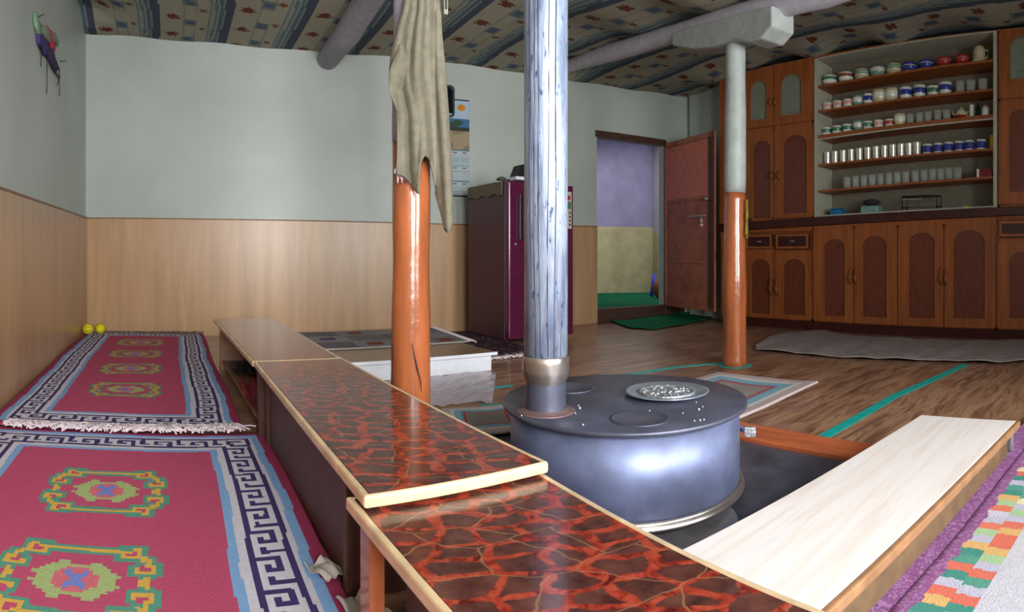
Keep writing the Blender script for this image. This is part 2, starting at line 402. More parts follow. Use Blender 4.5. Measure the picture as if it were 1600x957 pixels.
# back wall with the doorway
DX0, DX1, SILL = 3.97, 4.83, 0.14
DT = 1.945
nrm = Vector((BWS, 1, 0)).normalized()              # away from the room
def wallseg(mb, x0, x1, z0, z1, t0=0.0, t1=0.09, mi=0):
    p0, p1 = Vector((x0, bwy(x0), 0)), Vector((x1, bwy(x1), 0))
    mb.slab([p0+nrm*t0, p1+nrm*t0, p1+nrm*t1, p0+nrm*t1], z0, z1, mi)
mb = MB(); wallseg(mb, XL-0.1, DX0, -0.05, 2.95); wallseg(mb, DX0, DX1, DT, 2.95); wallseg(mb, DX1, XR+0.4, -0.05, 2.95); wallseg(mb, DX0, DX1, -0.05, SILL)
struct(mb.build('wall_back', PLASTER, origin=(2, 5, 0)))
mb = MB().box(XL-0.25, XL, YN-0.2, 5.75, -0.05, 2.95); struct(mb.build('wall_left', PLASTER))
mb = MB().box(XR, XR+0.25, YN-0.2, 4.45, -0.05, 2.95); struct(mb.build('wall_right', PLASTER))
# unseen window wall behind the viewer, made deep so its reveals shade the cabinets
mb = MB(); wins = [(-0.4, 0.7), (1.2, 2.5)]; wz0, wz1 = 0.62, 1.88
xs = [XL-0.2, wins[0][0], wins[0][1], wins[1][0], wins[1][1], XR+0.2]
for a, b_ in ((0, 1), (2, 3), (4, 5)): mb.box(xs[a], xs[b_], YN-0.65, YN, -0.05, 2.95)
for a, b_ in wins: mb.box(a, b_, YN-0.65, YN, -0.05, wz0); mb.box(a, b_, YN-0.65, YN, wz1, 2.95)
struct(mb.build('wall_front', PLASTER))
for i, (a, b_) in enumerate(wins):
    mb = MB(); y0, y1 = YN-0.58, YN-0.53
    for x in (a, (a+b_)/2-0.025, b_-0.05): mb.box(x, x+0.05, y0, y1, wz0, wz1)
    mb.box(a, b_, y0, y1, wz0, wz0+0.05); mb.box(a, b_, y0, y1, wz1-0.05, wz1)
    wo = struct(mb.build('window_%d' % (i+1), DARKWOOD))
    g = MB().box(a, b_, YN-0.56, YN-0.555, wz0, wz1).build('pane', GLASS); g.parent = wo
# wainscot boards
mb = MB(); p0 = (XL, bwy(XL))
def wz_back(x): return interp([(-0.74, 1.008), (0.4, 0.985), (2.63, 0.954), (3.97, 0.971)], x)
n = 12
for i in range(n):
    a, b_ = lerp(XL, DX0-0.0, i/n), lerp(XL, DX0-0.0, (i+1)/n)
    P0, P1 = Vector((a, bwy(a), 0)), Vector((b_, bwy(b_), 0))
    q = [P0-nrm*0.014, P1-nrm*0.014, P1, P0]
    mb.hexa([(v.x, v.y, 0) for v in q]+[(v.x, v.y, wz_back(v.x)) for v in q])
struct(mb.build('baseboard_back', PLY, origin=(2, 5, 0)))
mb = MB(); mb.hexa([(XL, YN, 0), (XL+0.014, YN, 0), (XL+0.014, 5.32, 0), (XL, 5.32, 0), (XL, YN, 0.92), (XL+0.014, YN, 0.92), (XL+0.014, 5.32, 1.008), (XL, 5.32, 1.008)])
struct(mb.build('baseboard_left', PLY))
# thin dark cap lines on the boards
mb = MB()
for i in range(n):
    a, b_ = lerp(XL, DX0-0.0, i/n), lerp(XL, DX0-0.0, (i+1)/n)
    P0, P1 = Vector((a, bwy(a), 0)), Vector((b_, bwy(b_), 0))
    q = [P0-nrm*0.018, P1-nrm*0.018, P1, P0]
    mb.hexa([(v.x, v.y, wz_back(v.x)) for v in q]+[(v.x, v.y, wz_back(v.x)+0.011) for v in q])
struct(mb.build('trim_1', TANPAN, origin=(2, 5, 0)))
mb = MB(); mb.hexa([(XL, YN, .92), (XL+0.018, YN, .92), (XL+0.018, 5.32, 1.008), (XL, 5.32, 1.008), (XL, YN, 0.931), (XL+0.018, YN, 0.931), (XL+0.018, 5.32, 1.019), (XL, 5.32, 1.019)])
struct(mb.build('trim_2', TANPAN))

# ceiling: patterned cotton stretched under the roof
def cloth_dye(u, v):
    X = -0.9+u*6.3; Y = -1.3+v*6.8
    X += 0.012*sin(Y*2.1)+0.01*sin(Y*5+X*2)
    P = 0.56; s = (X+0.10) % P / P; k = int((X+0.10)//P)
    if s > 0.90 or s < 0.02: return (72, 80, 92)
    if s > 0.875: return (124, 134, 130)
    if s > 0.83: return (84, 104, 112)
    if s > 0.80: return (138, 144, 134)
    if s > 0.765: return (92, 114, 120)
    if s > 0.73: return (142, 146, 136)
    if s > 0.70: return (112, 124, 130)
    def lotus(cx, cy, sx, sy):
        dx = (s-cx)*P/sx; dy = ((Y-cy+0.18) % 0.36-0.18)/sy
        r = dx*dx*0.8+dy*dy
        return r < 0.75+0.35*sin(dx*7+k)*sin(dy*6+1) and not (abs(dy) < 0.16 and abs(dx) > 0.55)
    if lotus(0.19, 0.02+0.1*(k % 2), 0.062, 0.052): return (108, 62, 48)
    if lotus(0.61, 0.20+0.1*(k % 2), 0.036, 0.030): return (112, 76, 60)
    dx = (s-0.44)*P; dy = (Y+0.09+0.1*(k % 2)) % 0.36-0.18
    if abs(dx) < 0.055 and abs(dy) < 0.06: return (84, 98, 116) if abs(dx) < .034 and abs(dy) < .04 else (112, 122, 126)
    if 0.345 < s < 0.37 or 0.52 < s < 0.54: return (134, 136, 124)
    return (156, 152, 136)
def ceilP(u, v):
    x, y = -0.9+u*6.3, -1.3+v*6.8
    return (x, y, CZ(x, y))
# coarse table of heights, bilinear lookup
NG = 60
tab = [[ceil_z(-0.9+6.3*i/NG, -1.3+6.8*j/NG) for i in range(NG+1)] for j in range(NG+1)]
def CZ(x, y):
    a = min(max((x+0.9)/6.3*NG, 0), NG-1e-6); b = min(max((y+1.3)/6.8*NG, 0), NG-1e-6)
    i, j = int(a), int(b); a -= i; b -= j
    return (tab[j][i]*(1-a)+tab[j][i+1]*a)*(1-b)+(tab[j+1][i]*(1-a)+tab[j+1][i+1]*a)*b+0.006*sin(x*9+y*2)
ce = sheet('ceiling', ceilP, 420, 400, cloth_dye, PRINT, 0.0); struct(ce)
mb = MB().box(XL-0.3, XR+0.8, YN-0.7, 6.0, 2.96, 3.05); struct(mb.build('ceiling_roof', DARKWOOD))

# corridor beyond the doorway
q0 = Vector((DX0, bwy(DX0), 0)); q1 = Vector((DX1, bwy(DX1), 0)); along = (q1-q0).normalized()
def cor(a, b_): return q0+along*a+nrm*b_             # corridor frame
mb = MB(); mb.slab([cor(-0.9, 0.02), cor(3.4, 0.02), cor(3.4, 3.2), cor(-0.9, 3.2)], 0.0, SILL-0.004)
struct(mb.build('floor_corridor', GREYPL, origin=(5, 6, 0)))
def far_wall(px): 
    a = az(px); d = interp([(930, 8.6), (1020, 8.9)], px); return Vector((d*sin(a), d*cos(a), 0))
w0, w1 = far_wall(880), far_wall(1021)
wn_ = Vector((w0.y-w1.y, w1.x-w0.x, 0)).normalized()
zb = 1.10
mb = MB(); mb.slab([w0, w1, w1+wn_*0.2, w0+wn_*0.2], zb, 2.9); struct(mb.build('wall_corridor_far', PURPLE, origin=(5, 7, 0)))
mb = MB(); mb.slab([w0, w1, w1+wn_*0.2, w0+wn_*0.2], 0, zb); struct(mb.build('wall_corridor_far_dado', CREAM, origin=(5, 7, 0)))
r1 = Vector((w1.x+0.02, w1.y-0.35, 0))
e1 = Vector((w1.x-0.02, w1.y-0.12, 0)); e2 = Vector((w1.x+1.2, w1.y-0.75, 0))
mb = MB(); mb.slab([e1, e2, e2+Vector((0.1, 0.5, 0)), e1+Vector((0.1, 0.5, 0))], zb-0.1, 2.9); struct(mb.build('wall_corridor_side', GREYPL, origin=(5, 7, 0)))
mb = MB(); mb.slab([e1, e2, e2+Vector((0.1, 0.5, 0)), e1+Vector((0.1, 0.5, 0))], 0, zb-0.1); struct(mb.build('wall_corridor_side_dado', CREAM, origin=(5, 7, 0)))
mb = MB(); mb.slab([cor(-1.2, 0.28), cor(-1.0, 0.28), w0+Vector((0.1, 0, 0)), w0+Vector((-0.2, 0, 0))], 0, 2.9); struct(mb.build('wall_corridor_left', PURPLE, origin=(5, 6, 0)))
mb = MB(); mb.slab([cor(-1.4, 0.28), cor(3.6, 0.28), cor(3.6, 4.4), cor(-1.4, 4.4)], 2.5, 2.6); struct(mb.build('ceiling_corridor', GREYPL, origin=(5, 6, 0)))
# door frame: lintel and right post
mb = MB(); wallseg(mb, DX0-0.02, DX1+0.03, DT-0.06, DT+0.005, -0.012, 0.1)
wallseg(mb, DX0-0.01, DX1+0.02, 0.0, SILL+0.004, -0.012, 0.05)
struct(mb.build('door_1', DARKWOOD, origin=(4.4, 4.6, 0), bevel=0.004))

mb = MB(); wallseg(mb, DX1+.03, XR, 0, 0.30, -.012, 0.0); struct(mb.build('trim_3', DARKWOOD, origin=(4.9, 4.6, 0)))
# ------------------------------------------------------------------ beams and pillars
lx = 1.33
mb = MB(); pts = [(lx+0.015*sin(y*1.7), y, CZ(lx, y)-0.055) for y in [-1.05+k*0.5 for k in range(12)]+[5.04]]
mb.tube(pts, [0.093+0.008*sin(k*1.3) for k in range(len(pts))], 20)
tag(mb.build('ceiling_beam', LILAC, origin=(lx, 2, 2.45)), 'thick lilac painted log under the cloth ceiling, near the left end of the back wall', 'beam')
mb = MB(); bpts = []
for a, b_ in zip(BEAM, BEAM[1:]):
    for k in range(4): bpts.append(a.lerp(b_, k/4))
bpts.append(BEAM[-1])
mb.tube(bpts, [0.068+0.005*sin(k*1.1) for k in range(len(bpts))], 18)
tag(mb.build('ceiling_beam', plain('pale_painted_beam', (182, 178, 190), .55, var=.05, bmp=.3, bs=12), origin=tuple(BB)), 'long pale beam sagging over the white and orange pillar on the right', 'beam')

def pillar(name, px, d, r_bot, r_top, ztop, zpaint, label, topmat, bow):
    a = az(px); c = Vector((d*sin(a), d*cos(a), 0))
    t = thing(name, label, 'pillar', c)
    rr = lambda z: lerp(r_bot, r_top, min(1, z/ztop))*(1+0.03*sin(z*7+px)+0.015*sin(z*17))
    bend = lambda z: (bow*sin(z*1.3), bow*0.6*sin(z*1.9))
    zs = [zpaint*k/26 for k in range(27)]
    part(MB().lathe([(rr(z)*(1.10 if z < 0.02 else 1.0), z) for z in zs], c, 32, bend=bend), 'painted_shaft', ORANGE, t)['label'] = 'glossy orange lower shaft'
    zs = [lerp(zpaint, ztop, k/26) for k in range(27)]
    part(MB().lathe([(rr(z), z) for z in zs], c, 32, bend=bend), 'upper_shaft', topmat, t)['label'] = 'pale painted upper shaft'
    return t, c
PL_D = 2.25
pl, plc = pillar('wooden_pillar', 641, PL_D, 0.073, 0.066, CZ(0.87, 2.07), 1.1, 'orange trunk pillar with a beige towel hung on it, beside the dark tables', LILAC, 0.006)
prt, prc = pillar('wooden_pillar', 1148, 3.76, 0.074, 0.062, 2.0, 1.07, 'slim pillar, orange below and white above, in front of the carved cabinets', WHITEP, 0.01)
sh_ = [c for c in pl.children if c.name.startswith('painted')][0]
subpart(MB().tube([atd(x, y, PL_D-.0735) for x, y in ((644, 538), (648, 556), (652, 575), (657, 594), (659, 612))], [.0008, .0022, .003, .0022, .0008], 6), 'crack', DARKWOOD, pl, sh_)
# capital on the right pillar
bu = Vector((BA.x-BB.x, BA.y-BB.y, 0)).normalized(); bv = Vector((-bu.y, bu.x, 0))
ct = Vector((BB.x, BB.y, 0))
prof = [(-0.42, 1.965), (-0.33, 1.915), (-0.22, 1.925), (-0.1, 1.975), (0.12, 1.985), (0.3, 2.02), (0.54, 2.11), (0.54, 2.20), (-0.42, 2.08)]
mb = MB(); hw = 0.092
P_ = [ct+bu*s_-bv*hw+Vector((0, 0, z)) for s_, z in prof]
mb.prism(P_, bv*2*hw)
part(mb, 'capital', WHITEP, prt, bevel=0.012)['label'] = 'carved white bracket capital'
tag(MB().lathe([(0.10, 0.001), (0.105, 0.003), (0.10, 0.004)], prc+Vector((0, 0, 0)), 24).build('floor_tape', TEAL, origin=tuple(prc)), 'ring of teal tape around the foot of the right pillar', 'tape')

# ------------------------------------------------------------------ towel on the left pillar
A_L = [(0, 636), (.08, 631), (.16, 622), (.26, 613), (.34, 610), (.40, 611), (.46, 617), (.52, 621), (.74, 620), (.80, 623), (1, 640)]
A_R = [(0, 686), (.1, 690), (.25, 692), (.5, 699), (.75, 704), (1, 706)]
def hem(u): return interp([(0, 274), (.10, 276), (.2, 286), (.3, 296), (.37, 304), (.42, 280), (.46, 256), (.52, 244), (.6, 250), (.65, 270), (.70, 300), (.78, 330), (.86, 360), (.92, 364), (.97, 358), (1, 345)], u)
def towelP(u, v):
    yb = hem(u); py = lerp(-14, yb, v); t = (py+14)/376
    px = lerp(interp(A_L, t), interp(A_R, t), u)
    px += 6*sin(pi*min(1, max(0, t-.72)/.28))*(1 if u > .6 else 0)*0
    uo = (px-641)*PL_D/F
    fold = 0.020*sin(u*14+0.9*sin(v*2.5)+.6)*(0.45+v*0.7)+0.008*sin(u*31-v*3)*(1-.4*v)+.006*sin(u*5+v*11)
    dep = sqrt(max(0.0, 0.10**2-min(abs(uo), 0.095)**2))+0.02+fold
    d = PL_D-dep
    a = az(px); 
    z = HC+(YH-py)*d/F
    return (d*sin(a), d*cos(a), z)
tw = sheet('towel', towelP, 90, 70, None, TOWEL, 0.007, origin=(plc.x, plc.y, 1.2))
tag(tw, 'beige terry towel hanging in folds from the left orange pillar', 'towel')
# loose left flap of the towel and its fringed corner
def flapP(u, v):
    py = lerp(70, 176, v); wd = interp([(0, 6), (.35, 30), (.6, 26), (1, 4)], v)
    px = lerp(interp([(0, 624), (.4, 609), (.7, 608), (1, 620)], v), 0, 0)+wd*u
    d = PL_D-0.115-0.02*sin(u*3+v*2)
    a = az(px); return (d*sin(a), d*cos(a), HC+(YH-py)*d/F)
fl = sheet('flap', flapP, 16, 20, None, TOWEL, 0.006, parent=tw, origin=(plc.x, plc.y, 1.2)); fl.location = (0, 0, 0)
mb = MB()
for k in range(26):
    px, py = random.uniform(619, 632), random.uniform(262, 280); d = PL_D-0.1
    a = atd(px, py-6, d); b_ = atd(px+random.uniform(-5, 4), py+random.uniform(2, 9), d-0.012)
    mb.tube([a, a.lerp(b_, .5)+Vector((random.uniform(-.004, .004), -.004, 0)), b_], 0.0018, 5)
fr = mb.build('fringe', FRINGE, origin=(plc.x, plc.y, 1.2)); fr.parent = tw; fr.location = (0, 0, 0)

# ------------------------------------------------------------------ low tables (three in a row)
def choktse(label, quad, z, side, tt=0.019):
    """quad: far-left, far-right, near-right, near-left in plan"""
    fl_, fr_, nr_, nl_ = [Vector((*q, 0)) for q in quad]
    c = (fl_+fr_+nr_+nl_)/4
    t = thing('low_table', label, 'table', c, 'low red marbled tables in a row')
    def P(a, b_): return fl_.lerp(fr_, a).lerp(nl_.lerp(nr_, a), b_)
    part(MB().slab([P(.035, .006), P(.035, .994), P(.965, .994), P(.965, .006)], z-tt, z), 'tabletop', MARBLE, t)['label'] = 'glossy dark laminate cracked with red'
    mb = MB()
    ring_o = [P(0, 0), P(0, 1), P(1, 1), P(1, 0)]; ring_i = [P(.036, .0085), P(.036, .9915), P(.964, .9915), P(.964, .0085)]
    mb.ring([p+Vector((0, 0, z-tt-0.002)) for p in ring_o], [p+Vector((0, 0, z-tt-0.002)) for p in ring_i], (0, 0, tt+0.0028))
    part(mb, 'edge_strip', EDGE, t, bevel=0.009)['label'] = 'rounded beige edging'
    zz = z-tt
    def board(a0, a1, b0, b1, name, m, z0=0.0, z1=zz, bv_=0.002):
        return part(MB().slab([P(a0, b0), P(a0, b1), P(a1, b1), P(a1, b0)], z0, z1), name, m, t, bevel=bv_)
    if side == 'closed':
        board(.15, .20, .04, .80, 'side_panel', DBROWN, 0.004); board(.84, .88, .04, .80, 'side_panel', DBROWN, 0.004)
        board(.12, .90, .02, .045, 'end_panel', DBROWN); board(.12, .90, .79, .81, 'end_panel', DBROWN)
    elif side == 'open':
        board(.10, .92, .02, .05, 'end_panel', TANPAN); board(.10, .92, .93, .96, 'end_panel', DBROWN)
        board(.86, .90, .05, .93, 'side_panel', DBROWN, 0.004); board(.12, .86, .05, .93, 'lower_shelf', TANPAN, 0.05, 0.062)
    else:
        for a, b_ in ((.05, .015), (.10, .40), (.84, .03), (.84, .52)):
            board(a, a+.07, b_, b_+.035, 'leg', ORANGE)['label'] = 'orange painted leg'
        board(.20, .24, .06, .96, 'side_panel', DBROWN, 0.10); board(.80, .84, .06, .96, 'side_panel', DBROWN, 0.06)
    return t
ZT = 0.30
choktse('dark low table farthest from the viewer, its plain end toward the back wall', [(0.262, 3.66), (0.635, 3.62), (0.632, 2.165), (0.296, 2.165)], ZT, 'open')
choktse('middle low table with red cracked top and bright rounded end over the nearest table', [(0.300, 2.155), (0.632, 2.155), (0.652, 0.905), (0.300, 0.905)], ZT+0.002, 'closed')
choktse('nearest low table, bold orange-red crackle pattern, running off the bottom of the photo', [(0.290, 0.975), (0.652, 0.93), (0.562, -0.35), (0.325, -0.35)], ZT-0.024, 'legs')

# ------------------------------------------------------------------ Tibetan rugs
CR, LB, WH, PU, DKR = (192, 84, 116), (134, 174, 222), (212, 208, 220), (70, 58, 108), (160, 58, 94)
KEY = ["PPPPPPPP", "WWWWWWPW", "WPPPPWPW", "WPWWPWPW", "WPPWPWPP", "WWWWPWWW", "PPPPPPPP"]
MED = ["BKKKLLL....YY..", "BBKKLLLL...GYG.", "KBKLLLL..GGGGGG", "KKLLLL...GYYYYG", "LLLLL....GY..YG", "..LL.....GG.YYG", "..........GGYGG",
       "......GGGGGYYG.", "......GYYYYYGG.", "GGGGGGGY..YG...", "YYYYYYYYY.YG...", "GGGGGGGGGYYG...", "......GGGGGG..."]
MC = {'G': (92, 156, 136), 'Y': (220, 176, 84), 'L': (170, 188, 128), 'K': (214, 112, 126), 'B': (120, 138, 208)}
def rug_dye(w_, l_, meds):
    def f_(u, v):
        x, y = u*w_, v*l_
        x += 0.003*sin(y*9); y += 0.002*sin(x*11)
        dx, dy = min(x, w_-x), min(y, l_-y); e = min(dx, dy)
        if e < 0.030: return DKR
        if e < 0.055: return LB
        if e < 0.067: return WH
        if e < 0.167:
            al = y if dx < dy else x
            r = int((e-0.067)/0.0143); c = int((al % 0.128)/0.016)
            return PU if KEY[min(r, 6)][c % 8] == 'P' else WH
        if e < 0.190: return WH
        if e < 0.211: return LB
        for (mx, my) in meds:
            i, j = int(abs(x-mx)/0.0118), int(abs(y-my)/0.0125)
            if i < 15 and j < 13:
                ch = MED[j][i]
                if ch != '.': return MC[ch]
        return CR
    return f_
def rug(name, label, x0, x1, y0, y1, meds, z=0.016, rip=0.004):
    w_, l_ = x1-x0, y1-y0
    P = lambda u, v: (x0+u*w_+0.006*sin(v*9), y0+v*l_, z+rip*sin(u*5+v*3)*sin(v*11)+0.0)
    t = sheet(name, P, int(w_/0.005), int(l_/0.0055), rug_dye(w_, l_, meds), WOOL, 0.012, origin=((x0+x1)/2, (y0+y1)/2, z))
    return tag(t, label, 'rug', 'pink-red rugs with key pattern borders')
RX0, RX1 = -0.716, 0.346
far_rug = rug('rug', 'pink-red rug with blue key border, farther one reaching the back wall', RX0+0.01, RX1-0.07, 2.285, 5.12, [(0.485, y) for y in (0.665, 1.205, 1.755, 2.285)], z=0.030)
near_rug = rug('rug', 'pink-red rug with large green and yellow medallions, nearest the viewer', RX0, RX1, -0.3, 2.262, [(0.53, y) for y in (1.05, 1.53, 2.01)], z=0.018)
near_rug.modifiers  # keep
def fringe(par, x0, x1, y, z, n, ln, seed, m=FRINGE, sgn=-1, r=0.0026):
    rd = random.Random(seed); mb = MB()
    for k in range(n):
        x = lerp(x0, x1, (k+rd.random())/n); a = Vector((x, y-sgn*0.01, z)); g = rd.uniform(-.5, .5)
        pts = [a]; L = ln*rd.uniform(.6, 1.15)
        for q in range(1, 5):
            g += rd.uniform(-.45, .45); a = a+Vector((sin(g), sgn*cos(g), 0))*(L/4); a.z = max(0.006, z+rd.uniform(0.001, 0.012)-q*0.001); pts.append(a.copy())
        mb.tube(pts, r, 5)
    o = mb.build('fringe', m, origin=tuple(par.location)); o.parent = par; o.location = (0, 0, 0)
    o['label'] = 'white cotton fringe'; return o
fringe(far_rug, RX0+0.10, RX1-0.085, 2.30, 0.036, 360, 0.095, 3, r=.003)
fringe(far_rug, RX0+0.15, RX1-0.08, 5.11, 0.033, 110, 0.05, 4, KNIT, 1)

# bright rug at the lower right
ru = Vector((cos(-0.085), sin(-0.085), 0)); rv = Vector((ru.y, -ru.x, 0))      # rv points toward the viewer side
ro = Vector((0.60, 0.535, 0.012))
pal = [(210, 110, 94), (72, 138, 126), (164, 190, 146), (214, 208, 170), (184, 180, 200), (216, 118, 98), (88, 148, 132), (196, 190, 206), (210, 168, 110)]
rb = random.Random(5)
blk = {}
def rag_dye(u, v):
    x, y = u*2.6, v*1.2
    yy = y+0.002*sin(x*90)
    if yy < 0.120+0.004*sin(x*67): return (134, 84, 130) if rb.random() < 0.7 else (158, 114, 158)
    if yy < 0.224:
        c = 0 if yy < 0.172 else 1
        k = (c, int((x+0.015*c+0.0015*sin(y*160))/0.034))
        if k not in blk: blk[k] = pal[rb.randrange(len(pal))] if k[1] % 2 or rb.random() < .7 else pal[4]
        return blk[k]
    return (196, 192, 202) if rb.random() < 0.8 else (186, 182, 194)
def ragP(u, v):
    x, y = u*2.6, v*1.2
    p = ro+ru*x+rv*y; fz = 0.010*(1-min(1, y/0.12))*abs(sin(x*70+sin(x*31)*2))
    return (p.x, p.y, 0.018+0.004*sin(x*6)+fz+(0.006 if y > 0.09 else 0))
rr_ = sheet('rug', ragP, 640, 230, rag_dye, WOOL, 0.014, origin=tuple(ro))
tag(rr_, 'pale rug with purple shaggy edge and two rows of coloured blocks, beside the white bench', 'rug')

# ------------------------------------------------------------------ white-topped bench at the right front
b1, b2 = Vector((0.72, 0.765, 0)), Vector((1.985, 0.690, 0)); b4 = Vector((0.715, 0.448, 0)); b3 = Vector((1.995, 0.345, 0))
t = thing('low_bench', 'long low bench with pale wood-grain white top, in front of the stove', 'bench', (b1+b2+b3+b4)/4)
def BP(a, b_): return b1.lerp(b2, a).lerp(b4.lerp(b3, a), b_)
ZB = 0.13
part(MB().slab([BP(0, 0), BP(0, .955), BP(1, .955), BP(1, 0)][::-1], ZB-0.018, ZB), 'bench_top', BENCH, t, bevel=0.002)['label'] = 'pale wood-grain laminate'
part(MB().slab([BP(0, .955), BP(0, 1), BP(1, 1), BP(1, .955)][::-1], ZB-0.022, ZB+0.0005), 'edge_strip', plain('light_brown_edge', (158, 116, 82), .4), t, bevel=0.004)['label'] = 'light brown edging'
part(MB().slab([BP(.02, .90), BP(.02, .94), BP(.93, .94), BP(.93, .90)][::-1], 0.042, ZB-0.022), 'side_panel', plain('olive_brown_board', (112, 88, 62), .6), t)
part(MB().slab([BP(.02, .06), BP(.02, .1), BP(.95, .1), BP(.95, .06)][::-1], 0.042, ZB-0.018), 'side_panel', TANPAN, t)
for a in (.955, .03):
    for b_ in (.06, .82): part(MB().slab([BP(a, b_), BP(a, b_+.13), BP(a+.03, b_+.13), BP(a+.03, b_)][::-1], 0.042 if b_ > .5 else 0.0, ZB-0.019), 'leg', ALU if a > .5 else TANPAN, t)

# ------------------------------------------------------------------ hearth, board, stove
mb = MB().box(0.70, 1.79, 0.79, 1.98, 0.001, 0.006); tag(mb.build('hearth_plate', PLATE, origin=(1.2, 1.3, 0), bevel=0.001), 'dark metal sheet on the floor under the round stove', 'hearth plate')
mb = MB().box(1.795, 1.955, 0.42, 2.02, 0.001, 0.02); tag(mb.build('wooden_board', ORBOARD, origin=(1.87, 1.2, 0), bevel=0.003), 'orange-brown wooden plank along the right edge of the hearth sheet', 'board')
sc_ = Vector((1.199, 1.289, 0)); RS, RT = 0.330, 0.352
st = thing('wood_stove', 'large round dark iron stove with a tall grey flue pipe', 'stove', sc_)
mb = MB().lathe([(RS, 0.036), (RS, 0.258)], sc_, 96); part(mb, 'stove_body', STEEL, st)['label'] = 'blue-grey sheet iron drum'
mb = MB().lathe([(RT-.004, 0.256), (RT, 0.259), (RT, 0.266), (RT-.003, 0.269), (0.0005, 0.269)], sc_, 96, cap=False)
mb.lathe([(0.001, 0.2555), (RT-.004, 0.256)], sc_, 96, cap=False); part(mb, 'stove_top', STEELTOP, st)
mb = MB().lathe([(RS+.002, 0.030), (RS+.014, 0.030), (RS+.014, 0.036), (RS+.006, .040), (RS+.010, .046), (RS+.001, 0.050)], sc_, 96, cap=False); part(mb, 'bottom_rim', CHROME, st)
for k in range(4):
    a = k*pi/2+0.4; c = sc_+Vector((cos(a)*.24, sin(a)*.24, 0)); part(MB().lathe([(.018, .006), (.016, .036)], c, 12), 'leg', STEEL, st)
for px, py, r in ((1000, 655, 0.074), (890, 607, 0.078)):
    c = onz(px, py, 0.269)
    mb = MB().lathe([(r, 0.2692), (r+0.001, 0.2715), (r-.004, .2722), (r-.007, .2702), (0.001, .2702)], Vector((c.x, c.y, 0)), 48, cap=False)
    part(mb, 'hotplate_lid', STEELTOP, st)
pc = onz(853, 643, 0.269); pc.z = 0
mb = MB().lathe([(.001, .269), (.078, .2695), (.079, .2715), (.066, .2715), (.060, .274), (.054, .279)], pc, 48, cap=False); part(mb, 'flue_flange', plain('rusty_flange', (134, 108, 110), .45, .5), st)['label'] = 'rust-tinged flange'
part(MB().lathe([(.053, .272), (.053, .35)], pc, 40, cap=False), 'flue_neck', STEELTOP, st)
mb = MB().lathe([(.0525, .345), (.0545, .352), (.0605, .366), (.0625, .378), (.0625, .40), (.0625, .415), (.060, .418)], pc, 48, cap=False); part(mb, 'flue_collar', CHROME, st)['label'] = 'bright steel collar'
PIPER = 0.0575
zt = CZ(pc.x, pc.y)-0.004
mb = MB().lathe([(PIPER, .395), (PIPER, 1.0), (PIPER+.0005, 1.4), (PIPER+.0005, zt)], pc, 48)
fp = part(mb, 'flue_pipe', PIPE, st)
# folded seams of the pipe
SEAM = plain('dark_pipe_seam', (84, 92, 116), .5, .3)
for px in (831, 838, 844, 858, 866, 876):
    off = (px-853)*1.6/F; a = az(853); ax = Vector((cos(a), -sin(a), 0)); fw = Vector((-sin(a), -cos(a), 0))
    w_ = sqrt(PIPER**2-off**2); q = pc+ax*off+fw*w_
    pts = [q+ax*(0.004*sin(z*2.3+px)+0.0012*sin(z*11+px))+Vector((0, 0, z)) for z in [0.42+k*0.1 for k in range(21)] if z < zt]
    subpart(MB().tube(pts, 0.0016, 6), 'pipe_seam', SEAM, st, fp)
kc = atd(1172, 675, 1.72)
mb = MB().tube([sc_+Vector((0.31, -0.05, 0.165)), kc], 0.008, 8); hd = part(mb, 'draught_handle', STEEL, st)
a = az(1172); subpart(MB().obox(kc, (cos(a), -sin(a), 0), (sin(a), cos(a), 0), .016, .008, kc.z-.014, kc.z+.014), 'grip', ALU, st, hd, bevel=.003)
# rivets
for zz in (.29, .335):
    for k in (-1, 1):
        a = az(853)+pi+k*1.25; part(MB().sphere(pc+Vector((sin(a)*.0505, cos(a)*.0505, zz)), .003, 8, 6), 'rivet', ALU, st)
# trivet
tc_ = onz(1042, 611, 0.28); tc_.z = 0
t = thing('trivet_plate', 'round patterned aluminium plate lying on top of the stove', 'plate', (tc_.x, tc_.y, .27))
part(MB().lathe([(.086, .2712), (.124, .279), (.126, .282), (.118, .283), (.086, .276), (.001, .276)], tc_, 56, cap=False), 'rim', plain('dull_aluminium_rim', (150, 160, 172), .35, .6), t)
mb = MB(); mb.lathe([(.082, .276), (.084, .281), (.078, .282), (.074, .277)], tc_, 48, cap=False)
rd = random.Random(2)
for k in range(60):
    a = rd.random()*6.28; r = sqrt(rd.random())*.072; mb.sphere(tc_+Vector((cos(a)*r, sin(a)*r, .277)), rd.uniform(.004, .007), 8, 6, sc=(1, 1, .6))
part(mb, 'embossed_centre', ALU, t)['label'] = 'knobbly pale centre'
# ash dish under the stove
ac = Vector((1.075, 1.06, 0))
tag(MB().lathe([(.001, .0075), (.15, .0078), (.215, .020), (.218, .022), (.212, .022), (.15, .0105), (.001, .010)], ac, 56, cap=False).build('ash_tray', plain('grey_tin_dish', (138, 134, 138), .4, .4), origin=tuple(ac)), 'shallow grey metal dish under the front of the stove', 'tray')
# crumbs on the stove top
mb = MB(); rd = random.Random(8)
for px, py in ((904, 634), (906, 638), (899, 646), (1015, 643), (1088, 629), (1098, 636), (1092, 640), (1067, 646), (1094, 657), (1085, 658), (1100, 656), (911, 664), (815, 650)):
    c = onz(px, py, .2712); mb.sphere(c, rd.uniform(.0015, .003), 6, 5)
tag(mb.build('crumbs', WHITEC, origin=(1.2, 1.3, .27)), 'scattered white crumbs on the stove top', 'crumbs', kind='stuff')

